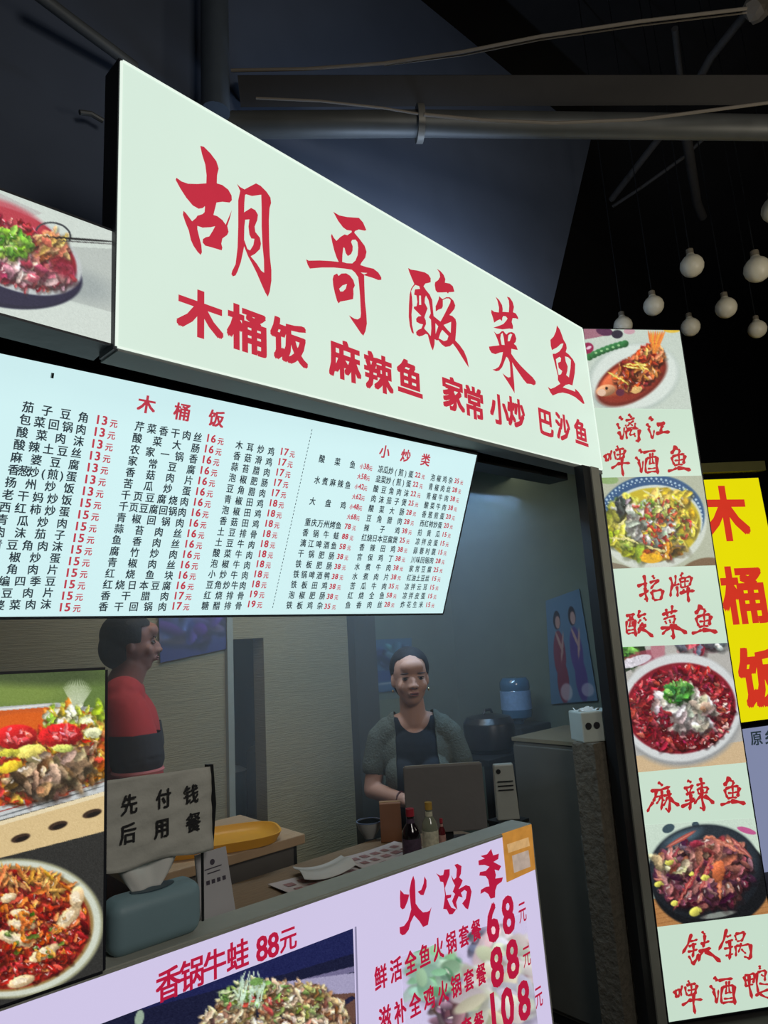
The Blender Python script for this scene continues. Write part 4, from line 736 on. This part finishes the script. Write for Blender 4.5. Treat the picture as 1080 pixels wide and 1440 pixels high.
poster('wall_poster', 'dark purple poster high on the striped wall behind the man in red', quadY([(222, 850), (320, 850), (320, 912), (225, 932)], 2.89), cv, 40, 30, .004)
cv = Canvas(0, 0, 50, 75, (70, 100, 130)); cv.blobs(30, (25, 25, 22, 16, 0), (6, 12), [(40, 60, 100), (90, 110, 140), (50, 60, 90)], hl=.05); cv.poly([(0, 45), (50, 45), (50, 60), (0, 60)], (50, 70, 120)); cv.line((5, 64), (48, 62), 3, (150, 160, 170))
poster('wall_poster', 'small blue notice on the back wall behind the woman\'s head', quadY([(521, 900), (578, 897), (578, 968), (521, 975)], 2.95), cv, 30, 40, .004)
# door-like pale panel behind the woman
o = MB(); q = quadY([(524, 985), (565, 982), (568, 1075), (526, 1075)], 2.95); o.hexa(q, [a-np.array([0, .01, 0]) for a in q]); o = o.obj('paper_sheet', mat('grey_green_sheet', (112, 118, 96), .8)); tag(o, 'plain grey-green sheet on the back wall below the blue notice', 'paper')

# water dispenser on right
P = atX((728, 1012), 2.95); wx, wy = P[0], P[1]
t = thing('water_dispenser', 'dark water dispenser with an upturned bottle behind the grey cabinet', 'dispenser', (wx, wy, 0)); zb = P[2]; wr = .080
MB().box(-.13, -.12, 0, .13, .14, zb-.02).obj('cabinet_body', mat('dispenser_black', (38, 42, 42), .4), t, bevel=.012)
bt = MB().lathe([(wr*.35, -.03), (wr*.4, 0), (wr*.95, .02), (wr, .04), (wr, .085), (wr*.95, .092), (wr, .1), (wr, .15), (wr*.95, .158), (wr, .166), (wr*.98, .20), (wr*.8, .222), (0.001, .226)], 28).obj('water_bottle', mat('blue_water_bottle', (60, 96, 124), .15, spec=.7), t, smooth=True, loc=(0, 0, zb-.005))
MB().lathe([(wr*1.01, .06), (wr*1.01, .155)], 28).obj('bottle_label', mat('water_label', (120, 150, 186), .5, noise=.3, nscale=60), bt, smooth=True)
for s in (-1, 1): MB().box(s*.03-.01, -.15, zb-.16, s*.03+.01, -.118, zb-.13).obj('tap', m_alu, t)
# dark appliance left of it
P = atD((690, 1052), 3.1); t = thing('rice_cooker', 'black lidded rice cooker in the shade left of the water dispenser', 'cooker', (P[0], P[1], 1.02))
MB().lathe([(.09, 0), (.115, .02), (.12, .12), (.115, .13)], 28).obj('pot_body', mat('cooker_black', (24, 24, 26), .35), t, smooth=True)
MB().lathe([(.118, .13), (.10, .155), (.03, .168), (.001, .17)], 28).obj('lid', mat('cooker_lid', (34, 33, 34), .3), t, smooth=True)
MB().tube([(-.03, 0, .168), (-.02, 0, .185), (.02, 0, .185), (.03, 0, .168)], .006, 8).obj('lid_handle', m_post, t)
tb = thing('prep_bench', 'dark steel prep bench under the rice cooker', 'table', (P[0], P[1], 0)); MB().box(-.18, -.14, .99, .16, .16, 1.019).obj('bench_top', m_post, tb, bevel=.003)
for sx in (-.15, .13):
    for sy in (-.11, .13): MB().box(sx-.015, sy-.015, 0, sx+.015, sy+.015, .99).obj('leg', m_post, tb)
# grey cabinet (fridge) at the right
t = thing('grey_cabinet', 'tall grey-brown cabinet at the right side of the stall entrance', 'cabinet', (2.62, 1.76, 0))
m_cab = mat('cabinet_grey', (86, 84, 76), .6, nscale=10, noise=.15)
MB().box(-.17, -.15, .04, .24, .20, 1.085).obj('body', m_cab, t, bevel=.006); MB().box(-.182, -.145, .06, -.171, .195, 1.07).obj('door', m_cab, t, bevel=.004)
MB().box(-.20, -.13, .55, -.183, -.115, .75).obj('handle', m_alu, t, bevel=.003); MB().box(-.16, -.14, 0, .23, .19, .04).obj('plinth', m_post, t)
MB().box(-.175, -.155, 1.085, .245, .205, 1.10).obj('top_edge', mat('cab_edge', (120, 110, 88), .5), t)
# white socket box / tissue carton on the wall stub
P = atY((826, 1040), 1.55)
t = thing('white_carton', 'white square carton with two dark oval holes standing on the rendered stub wall', 'box', (2.445, 1.55, 1.1155), math.radians(-28))
MB().box(-.075, -.05, 0, .075, .05, .115).obj('carton', mat('white_card', (176, 184, 176), .5, noise=.06), t, bevel=.006)
for s in (-.048, -.012):
    MB().tube([(s, -.0505, .062), (s, -.054, .062)], .013, 16).obj('oval_hole', mat('hole_black', (30, 30, 34), .5), t, label='dark oval hole')
vs = []; fs = []; n = 8
for j in range(n+1):
    for i in range(n+1): u, v = i/n-.5, j/n-.5; vs.append((u*.09-.02, v*.05, .117+.014*math.cos(u*5)*math.cos(v*5)+.004*math.sin(u*20)))
for j in range(n):
    for i in range(n): a = j*(n+1)+i; fs.append((a, a+1, a+n+2, a+n+1))
o = MB().add(vs, fs).obj('tissue', mat('white_tissue', (206, 206, 200), .9), t, smooth=True); md = o.modifiers.new('s', 'SOLIDIFY'); md.thickness = .002
# pots in the passage
zc = atY((345, 1150), 3.2)[2]
t = thing('kitchen_trolley', 'steel kitchen trolley seen through the narrow doorway', 'trolley', (1.83, 3.22, 0))
MB().box(-.17, -.13, zc-.02, .17, .13, zc).obj('top_shelf', m_alu, t, bevel=.002)
for sx in (-.155, .155):
    for sy in (-.115, .115): MB().tube([(sx, sy, 0), (sx, sy, zc-.02)], .01, 8).obj('leg', m_alu, t)
for i, (dx, lb, r, h) in enumerate([(-.07, 'tall dark stockpot on the trolley in the doorway', .07, .22), (.07, 'steel canister beside the stockpot in the doorway', .05, .30)]):
    t = thing('stockpot' if i == 0 else 'canister', lb, 'pot', (1.83+dx, 3.22, zc+.001)); MB().lathe([(r*.95, 0), (r, .01), (r, h), (r*1.05, h+.005), (r*1.05, h+.012), (r*.9, h+.012)], 24).obj('pot_body', mat('dark_pot', (40, 52, 54), .35, .5) if i == 0 else m_alu, t, smooth=True)
    MB().lathe([(r, h+.013), (r*.6, h+.03), (.012, h+.036), (.012, h+.055)], 24).obj('lid', m_alu, t, smooth=True)
# orange box + white bowl on the till desk
P = atZ((551, 1181), .921); t = thing('orange_carton', 'orange-brown carton beside the till screen in front of the woman', 'box', (P[0], P[1], .921), yaw_m)
MB().box(-.034, -.025, 0, .034, .025, .115).obj('carton', mat('orange_card', (128, 84, 56), .6), t, bevel=.002); MB().box(-.035, -.004, .1152, .035, .004, .1165).obj('tape', mat('tape', (170, 140, 100), .4), t)
P = atZ((520, 1178), .921); t = thing('white_bowl', 'small white bowl left of the orange carton', 'bowl', (P[0], P[1], .921)); MB().lathe([(.018, 0), (.02, .006), (.036, .03), (.042, .05), (.039, .05), (.033, .03), (.001, .01)], 28).obj('bowl_body', mat('bowl_white', (150, 152, 150), .3), t, smooth=True)
MB().lathe([(.0425, .0495), (.0425, .0525), (.039, .0525), (.039, .0495)], 28).obj('rim', mat('rim_blue', (90, 100, 120), .3), t, smooth=True)

# ------------------------------------------------------------------ people
def remesh(parts, voxel, name, smooth_it=3, cut=None):
    bm = bmesh.new()
    for p in parts:
        if p[0] == 'e':
            _, c, r = p[:3]; rot = p[3] if len(p) > 3 else Matrix.Identity(3)
            g = bmesh.ops.create_icosphere(bm, subdivisions=3, radius=1)
            for v in g['verts']: v.co = rot @ Vector((v.co.x*r[0], v.co.y*r[1], v.co.z*r[2]))+Vector(c)
        else:
            _, a, ra, b, rb = p; a = Vector(a); b = Vector(b); d = b-a; n = 7
            for i in range(n+1):
                t = i/n; g = bmesh.ops.create_icosphere(bm, subdivisions=2, radius=ra+(rb-ra)*t)
                for v in g['verts']: v.co += a+d*t
            q = d.to_track_quat('Z', 'Y').to_matrix().to_4x4()
            bmesh.ops.create_cone(bm, cap_ends=True, segments=24, radius1=ra, radius2=rb, depth=d.length, matrix=Matrix.Translation((a+b)/2) @ q)
    me = bpy.data.meshes.new(name); bm.to_mesh(me); bm.free(); o = bpy.data.objects.new('t', me); COL.objects.link(o)
    m = o.modifiers.new('r', 'REMESH'); m.mode = 'VOXEL'; m.voxel_size = voxel
    s = o.modifiers.new('s', 'SMOOTH'); s.iterations = smooth_it; s.factor = .5
    bpy.context.view_layer.update(); me2 = bpy.data.meshes.new_from_object(o.evaluated_get(bpy.context.evaluated_depsgraph_get())); bpy.data.objects.remove(o); bpy.data.meshes.remove(me)
    if cut:
        bm = bmesh.new(); bm.from_mesh(me2); bmesh.ops.delete(bm, geom=[f for f in bm.faces if cut(f.calc_center_median())], context='FACES')
        bm.verts.ensure_lookup_table()
        for _ in range(12):
            new = {}
            for v in bm.verts:
                nb = [e.other_vert(v) for e in v.link_edges if e.is_boundary]
                if len(nb) == 2: new[v] = v.co*.5+(nb[0].co+nb[1].co)*.25
            for v, co in new.items(): v.co = co
        bm.to_mesh(me2); bm.free()
    for p in me2.polygons: p.use_smooth = True
    me2.name = name; return me2
def hand(w, dirv, up, side, curl=.35, sc=1):
    """palm and five curled fingers from the wrist w along dirv; side = direction of the thumb"""
    w = Vector(w); d = Vector(dirv).normalized(); u = Vector(up).normalized(); s = d.cross(u).normalized()*side; u = -d.cross(s).normalized()*side if False else u
    P = []; pc = w+d*.045*sc
    for k in range(4):
        off = (k-1.5)*.019*sc; P.append(('c', w+s*off*.6, .016*sc, w+d*.085*sc+s*off, .0135*sc))
        L = [.068, .076, .071, .055][k]*sc; a = w+d*.085*sc+s*off; dd = d
        for j, fr in enumerate((.45, .32, .23)):
            dd = (dd-u*curl*(1+j*.4)).normalized(); b = a+dd*L*fr; P.append(('c', a, (.0093-.001*j)*sc, b, (.0086-.0012*j)*sc)); a = b
    a = w+d*.02*sc+s*(-.022*sc); b = a+(d*.6-s*.75-u*.2).normalized()*.038*sc; c = b+(d*.95-s*.3-u*.25).normalized()*.03*sc; e = c+(d-u*.35).normalized()*.024*sc
    P += [('c', a, .014*sc, b, .0115*sc), ('c', b, .011*sc, c, .0098*sc), ('c', c, .0098*sc, e, .008*sc)]
    return P
def headparts(c, h=.205, turn=0):
    """c = centre of the head; the face looks to -y before turning"""
    R = Matrix.Rotation(turn, 3, 'Z'); c = Vector(c)
    def e(x, y, z, a, b, d): return ('e', c+R @ Vector((x, y, z)), (a, b, d), R)
    return [e(0, .012, .028, .070, .088, .082), e(0, -.012, -.02, .060, .070, .078), e(0, -.03, -.072, .036, .038, .030), e(0, -.02, -.055, .050, .052, .036),
            e(0, -.082, -.012, .0095, .014, .020), e(0, -.092, -.026, .014, .0125, .010), e(-.011, -.085, -.029, .009, .010, .008), e(.011, -.085, -.029, .009, .010, .008),
            e(-.034, -.054, -.026, .024, .020, .024), e(.034, -.054, -.026, .024, .020, .024), e(0, -.054, .030, .046, .016, .022), e(0, -.078, -.056, .021, .010, .009),
            e(-.068, .008, -.008, .008, .016, .026), e(.068, .008, -.008, .008, .016, .026), e(0, -.058, .045, .045, .03, .03)]
def face_bits(root, c, turn, skin, parent):
    R = Matrix.Rotation(turn, 3, 'Z'); c = Vector(c); me_w = mat('eye_white', (150, 138, 130), .4, noise=.02); me_b = mat('eye_dark', (26, 20, 20), .2, noise=.02); br = mat('brow', (36, 28, 30), .8); lp = mat('lips', (156, 98, 94), .5, noise=.05)
    def ell(x, y, z, a, b, d, m, name):
        bm = bmesh.new(); bmesh.ops.create_uvsphere(bm, u_segments=14, v_segments=9, radius=1)
        for v in bm.verts: v.co = R @ Vector((v.co.x*a, v.co.y*b, v.co.z*d))+c+R @ Vector((x, y, z))
        me = bpy.data.meshes.new(name); bm.to_mesh(me); bm.free()
        for p in me.polygons: p.use_smooth = True
        link(name, me, m, parent)
    for s in (-1, 1):
        ell(s*.030, -.0690, .001, .0130, .0075, .0048, me_w, 'eye'); ell(s*.030, -.0745, .001, .0058, .0033, .0048, me_b, 'iris')
        ell(s*.030, -.0725, .0068, .0145, .005, .0018, br, 'eyelid'); ell(s*.033, -.0745, .021, .017, .006, .0022, br, 'eyebrow')
        ell(s*.007, -.0965, -.034, .0032, .003, .002, br, 'nostril')
    ell(0, -.085, -.0515, .0205, .0055, .0032, lp, 'upper_lip'); ell(0, -.0845, -.059, .0175, .006, .0042, lp, 'lower_lip')
    ell(0, -.0885, -.0553, .018, .002, .0012, br, 'mouth_line')
skin = mat('skin_warm', (186, 142, 122), .55, noise=.08, nscale=30, bump=.05)
# woman: local x = viewer's right, -y towards the camera
c0 = atD((588, 1100), 2.58); yawW = math.atan2(-_v[0], _v[1])+0  # faces the camera
ang = math.atan2(RT[1], RT[0]); eyeZ = atD((585, 957), 2.42)[2]
HZ = eyeZ-.002
wom = thing('person', 'woman in a dark tank top and open grey-green cardigan standing behind the counter', 'person', (c0[0], c0[1], 0), ang)
hx = -.006; hc = (hx, -.03, HZ)
sh_z = HZ-.19
body = headparts(hc, turn=.12)+[
    ('c', (hx, .0, HZ-.075), .048, (0, .015, sh_z+.02), .052), ('c', (-.06, .02, sh_z+.006), .05, (.06, .02, sh_z+.006), .05), ('c', (-.10, .02, sh_z-.012), .046, (.10, .02, sh_z-.012), .046), ('c', (-.125, .02, sh_z-.03), .042, (.125, .02, sh_z-.03), .042),
    ('e', (0, .01, sh_z-.11), (.128, .09, .12)), ('e', (-.055, -.055, sh_z-.16), (.056, .05, .056)), ('e', (.055, -.055, sh_z-.16), (.056, .05, .056)), ('e', (0, .01, sh_z-.24), (.118, .085, .13)), ('e', (0, .01, sh_z-.36), (.13, .095, .14)),
    ('c', (-.07, .01, sh_z-.42), .08, (-.08, .0, .47), .052), ('c', (.07, .01, sh_z-.42), .08, (.08, .0, .47), .052), ('c', (-.08, .0, .47), .05, (-.085, .03, .09), .034), ('c', (.08, .0, .47), .05, (.085, .03, .09), .034),
    ('c', (-.085, .03, .045), .034, (-.09, -.11, .03), .027), ('c', (.085, .03, .045), .034, (.09, -.11, .03), .027)]
armL = [('c', (-.14, .02, sh_z-.04), .04, (-.178, .0, sh_z-.22), .034), ('c', (-.178, .0, sh_z-.22), .033, (-.055, -.15, sh_z-.235), .023)]
armR = [('c', (.14, .02, sh_z-.04), .04, (.185, .01, sh_z-.21), .034), ('c', (.185, .01, sh_z-.21), .033, (.12, -.13, sh_z-.27), .023)]
body += armL+armR+hand((-.05, -.155, sh_z-.236), (.9, -.25, -.1), (.1, -.1, 1), 1, .35, .9)+hand((.115, -.135, sh_z-.275), (-.75, -.6, -.15), (0, -.2, 1), -1, .35, .9)
link('body', remesh(body, .005, 'body', 5), skin, wom)
face_bits(wom, hc, .12, skin, wom)
def infl(parts, d): return [('c', p[1], p[2]+d, p[3], p[4]+d) if p[0] == 'c' else ('e', p[1], tuple(x+d for x in p[2]))+tuple(p[3:]) for p in parts]
torso = body[16:24]
tank = remesh(infl(torso, .006), .005, 'tank_top', 3, cut=lambda c: (c.y < .05 and (c.x/.062)**2+((c.z-sh_z-.05)/.064)**2 < 1) or (c.y >= .05 and abs(c.x) < .06 and c.z > sh_z-.02) or c.z > sh_z+.045 or (abs(c.x) > .088+max(0, sh_z-.06-c.z)*1.5 and c.z > sh_z-.12) or c.z < .78)
link('tank_top', tank, mat('tank_navy', (24, 32, 42), .85, noise=.1), wom)
card = remesh(infl(torso, .013)+[('c', (-.135, .02, sh_z-.035), .052, (-.168, .008, sh_z-.14), .046), ('c', (.135, .02, sh_z-.035), .052, (.174, .012, sh_z-.135), .046)], .006, 'cardigan', 3,
              cut=lambda c: (c.y < .04 and abs(c.x) < .078+.05*max(0, (sh_z-.1-c.z))) or (abs(c.x) < .070 and c.z > sh_z-.01) or c.z < .80 or (c.z < sh_z-.155 and abs(c.x) > .150))
o = link('cardigan', card, mat('cardigan_greygreen', (86, 92, 84), .9, noise=.18, nscale=120, bump=.5), wom); md = o.modifiers.new('s', 'SOLIDIFY'); md.thickness = .003; md.offset = 0
tr_ = remesh(infl(body[23:28], .009), .010, 'trousers', 3, cut=lambda c: c.z > .86 or c.z < .10)
link('trousers', tr_, mat('trousers_dark', (36, 38, 44), .85), wom)
def hx_(x, y, z): return (hc[0]+x, hc[1]+y, hc[2]+z)
hair = remesh([('e', hx_(0, .028, .040), (.080, .092, .084)), ('e', hx_(0, .06, -.01), (.070, .062, .08)), ('e', hx_(0, .115, .03), (.04, .036, .036))], .006, 'hair', 3,
              cut=lambda c: (c.y < hc[1]-.028 and c.z < hc[2]+.072) or (c.y < hc[1]+.018 and c.z < hc[2]+.02))
link('hair', hair, mat('hair_black', (24, 22, 26), .75, noise=.3, nscale=80), wom)
for s in (-1, 1):
    MB().lathe([(.002, -.006), (.004, -.003), (.004, .002), (.001, .005)], 10, c=(hc[0]+s*.070, hc[1]+.0, hc[2]-.045)).obj('earring', mat('earring_gold', (200, 176, 120), .3, .8), wom, smooth=True)
wv = np.array([-.072, -.130, sh_z-.233]); MB().tube([wv+.027*np.array([math.sin(a)*.62, math.sin(a)*.75, math.cos(a)]) for a in np.linspace(0, 2*math.pi, 20)], .003, 8).obj('bracelet', mat('bracelet_red', (80, 30, 30), .4), wom, smooth=True)

# man in red, profile to the right
c1 = atD((186, 1010), 2.4); man = thing('person', 'man in a red shirt with dark sleeve bands, seen from the side', 'person', (c1[0], c1[1], 0), ang+math.radians(0))
hz = atD((190, 905), 2.4)[2]; hm = (-.0, 0, hz); T_ = math.radians(108); sz = atD((185, 962), 2.4)[2]-.02
mbody = headparts(hm, turn=T_)
def ry(x, y, z): v = Matrix.Rotation(T_, 3, 'Z') @ Vector((x, y, 0)); return (v.x, v.y, z)
RTm = Matrix.Rotation(T_, 3, 'Z')
mtor = [('c', ry(0, .0, hz-.07), .056, ry(0, .03, sz+.02), .062), ('c', ry(-.12, .03, sz-.02), .06, ry(.12, .03, sz-.02), .06), ('c', ry(-.155, .03, sz-.05), .055, ry(.155, .03, sz-.05), .055),
        ('e', ry(0, .02, sz-.16), (.165, .105, .16), RTm), ('e', ry(0, .01, sz-.34), (.15, .11, .18), RTm), ('e', ry(0, .02, sz-.52), (.155, .115, .14), RTm)]
marm = [('c', ry(-.16, .01, sz-.07), .056, ry(-.215, -.03, sz-.33), .044), ('c', ry(-.215, -.03, sz-.33), .042, ry(-.20, -.16, sz-.47), .03), ('c', ry(.16, .01, sz-.07), .056, ry(.215, -.03, sz-.33), .044), ('c', ry(.215, -.03, sz-.33), .042, ry(.20, -.16, sz-.47), .03)]
legs = [('c', ry(-.09, .02, sz-.55), .095, ry(-.1, .02, .5), .062), ('c', ry(.09, .02, sz-.55), .095, ry(.1, .02, .5), .062), ('c', ry(-.1, .02, .5), .058, ry(-.1, .04, .09), .042), ('c', ry(.1, .02, .5), .058, ry(.1, .04, .09), .042), ('c', ry(-.1, .04, .045), .04, ry(-.1, -.12, .032), .03), ('c', ry(.1, .04, .045), .04, ry(.1, -.12, .032), .03)]
dF = Vector(ry(0, -1, 0)); mhands = hand(ry(-.20, -.165, sz-.475), (dF.x, dF.y, -.5), (0, 0, 1), 1, .4)+hand(ry(.20, -.165, sz-.475), (dF.x, dF.y, -.5), (0, 0, 1), -1, .4)
link('body', remesh(mbody+mtor+marm+legs+mhands, .006, 'body', 2), mat('skin_brown', (150, 100, 84), .55, noise=.08, nscale=30, bump=.05), man)
face_bits(man, hm, T_, None, man)
link('shirt', remesh(infl(mtor[1:], .012)+[('c', ry(-.16, .01, sz-.07), .072, ry(-.20, -.02, sz-.19), .080), ('c', ry(.16, .01, sz-.07), .072, ry(.20, -.02, sz-.19), .080)], .008, 'shirt', 3, cut=lambda c: c.z < sz-.62), mat('shirt_red', (170, 44, 46), .85, noise=.1), man)
for s in (-1, 1):
    link('sleeve_band', remesh([('c', ry(s*.19, -.015, sz-.13), .083, ry(s*.205, -.026, sz-.22), .086)], .006, 'sleeve_band', 2, cut=lambda c: c.z < sz-.25 or c.z > sz-.135), mat('band_charcoal', (44, 42, 46), .85), man)
    a_ = Vector(ry(s*.206, -.027, sz-.250)); MB().lathe([(.081, -.006), (.084, 0), (.081, .006)], 24, c=tuple(a_)).obj('sleeve_piping', mat('piping_pink', (190, 110, 110), .8), man, smooth=True)
RzT = Matrix.Rotation(T_, 3, 'Z').inverted()
def hairm(c):
    q = RzT @ (Vector(c)-Vector(hm)); return (q.y < -.03 and q.z < .062) or (q.y < .02 and q.z < -.0)
link('hair', remesh([('e', Vector(hm)+Vector(ry(0, .024, .036)), (.095, .083, .086), Matrix.Identity(3)), ('e', Vector(hm)+Vector(ry(0, .05, -.01)), (.07, .07, .08))], .006, 'hair', 3, cut=hairm), mat('hair_black', (24, 22, 26), .75), man)

# ------------------------------------------------------------------ ceiling services
def rod(name, label, cat, pts, r, m, n=14, extra=None):
    L = np.array(pts[0], float); t = thing(name, label, cat, tuple(L)); MB().tube([np.array(p)-L for p in pts], r, n).obj('tube', m, t, smooth=True)
    if extra: extra(t, L)
    return t
m_duct = mat('grey_duct', (88, 90, 88), .5, .3, nscale=7, noise=.3); m_cable = mat('pale_cable', (120, 112, 100), .6)
A_ = atZ((318, 176), 3.42); Bq = atZ((590, 174), 3.42); Cq = atZ((1120, 180), 3.42); Cq = Bq+(Cq-Bq)*2.2
def flange(t, L):
    d = (Cq-Bq)/np.linalg.norm(Cq-Bq); MB().tube([Bq-L-d*.012, Bq-L+d*.012], .066, 24).obj('coupling', mat('pale_coupling', (120, 118, 110), .5, .3), t, smooth=True)
rod('ceiling_duct', 'long thick grey pipe across the dark ceiling with a pale coupling', 'pipe', [A_, Bq, Cq], .046, m_duct, 24, flange)
A2 = atZ((338, 128), 3.6); B2 = atZ((1120, 126), 3.6); B2 = A2+(B2-A2)*1.9; rod('ceiling_beam', 'wide dark beam running above the thick pipe', 'beam', [A2, B2], .07, mat('beam_dark', (46, 44, 42), .8), 4)
def sag(a, b, s, n=14): return [np.array(a)*(1-t)+np.array(b)*t-np.array([0, 0, s*4*t*(1-t)]) for t in np.linspace(0, 1, n)]
rod('upper_cable', 'thin pale cable swooping up to the top right corner', 'cable', [atZ(p, 3.62) for p in [(325, 99), (430, 97), (540, 89), (650, 73), (760, 51), (900, 30), (1050, 12)]], .006, m_cable, 8)
rod('double_cable', 'pair-like thin cable just above the upper cable', 'cable', [atZ(p, 3.63) for p in [(540, 92), (650, 78), (760, 56), (900, 36), (1050, 18)]], .003, m_cable, 6)
rod('pipe_cable', 'thin cable sagging along the thick pipe right of its coupling', 'cable', [atZ(p, 3.36) for p in [(596, 161), (680, 169), (780, 173), (900, 168), (1000, 155), (1090, 143)]], .006, m_cable, 8)
rod('left_cable', 'faint cable left of the pipe coupling', 'cable', [atZ(p, 3.36) for p in [(360, 138), (450, 142), (540, 152), (588, 160)]], .004, m_cable, 8)
rod('left_conduit', 'diagonal conduit in the dark top left corner', 'pipe', [atZ(p, 3.45) for p in [(50, -10), (100, 28), (150, 65), (190, 95)]], .018, m_duct, 10)
rod('vertical_duct', 'broad dim vertical duct above the left end of the shop sign', 'pipe', [atY((303, 158), 1.85), atY((301, -60), 1.85)], .05, mat('duct_blue_grey', (84, 94, 104), .5, .3), 20)
rod('small_bracket', 'short pale bracket in the dark left of the shop sign', 'bracket', [atY(p, 1.9) for p in [(112, 158), (128, 160), (145, 170)]], .008, m_duct, 8)
for nm, lb, p, r in [('ceiling_strut', 'long strut slanting down from the top right bright joint', [(1056, 10), (1000, 80), (975, 125)], .022), ('ceiling_strut', 'short upright strut above the pipe near the top right', [(949, 40), (958, 122)], .016),
                 ('ceiling_strut', 'thick hanging strut ending in a torn tip above the bulbs', [(965, 190), (972, 235), (980, 285), (988, 305)], .03), ('ceiling_strut', 'slanting strut below the pipe, left of the hanging strut', [(930, 190), (895, 235), (860, 280)], .022),
                 ('ceiling_strut', 'thin long brace crossing behind the hanging strut', [(1000, 185), (960, 222), (900, 265), (862, 290)], .012)]:
    rod(nm, lb, 'strut', [atZ(q, 4.45) for q in p], r, mat('strut_grey', (72, 70, 68), .7, .2, noise=.3), 10)
P = atZ((1063, 12), 4.4); o = MB(); bm = bmesh.new(); bmesh.ops.create_icosphere(bm, subdivisions=2, radius=.055)
for v in bm.verts: v.co *= 1+.25*math.sin(v.co.x*90+v.co.z*70)
me = bpy.data.meshes.new('joint'); bm.to_mesh(me); bm.free(); o = link('pipe_joint', me, m_cable, loc=tuple(P)); tag(o, 'pale lumpy joint at the very top right corner', 'joint')
# ------------------------------------------------------------------ hanging bulbs
m_bulb = mat('frosted_bulb', (226, 220, 196), .35, noise=.04); m_sock = mat('socket', (120, 112, 96), .5)
def make_bulb(loc, r, label):
    t = thing('hanging_bulb', label, 'light bulb', tuple(loc), 0, 'round bulbs hanging above the column sign')
    MB().lathe([(.001, -r), (r*.38, -r*.92), (r*.71, -r*.7), (r*.92, -r*.38), (r, 0), (r*.92, r*.4), (r*.7, r*.72), (r*.4, r*.95), (r*.3, r*1.15)], 24).obj('globe', m_bulb, t, smooth=True)
    MB().lathe([(r*.32, r*1.1), (r*.32, r*1.55), (r*.12, r*1.7)], 14).obj('socket', m_sock, t, smooth=True)
    MB().tube([(0, 0, r*1.65), (0, 0, 5.55-loc[2])], .003, 6).obj('cord', m_post, t); return t
for (p, d, rp, lb) in [((973, 374), 3.5, 16, 'white round bulb hanging highest on the left of the cluster'), ((1065, 379), 3.45, 18, 'largest white bulb of the cluster, near the right edge of the photo'),
                       ((919, 430), 3.7, 14, 'white bulb hanging above the top right corner of the column sign'), ((1021, 433), 3.7, 14.5, 'white bulb in the middle row beside the largest bulb'),
                       ((876, 458), 3.9, 13, 'dim bulb just over the top edge of the column sign'), ((971, 460), 3.9, 13, 'dim bulb in the lowest row beside the column sign'),
                       ((1065, 463), 3.9, 12.5, 'dim bulb lowest at the right edge of the photo'), ((1090, 295), 3.4, 18, 'bulb cut off by the right edge, above the largest bulb')]:
    make_bulb(atD(p, d), rp*d/F, lb)
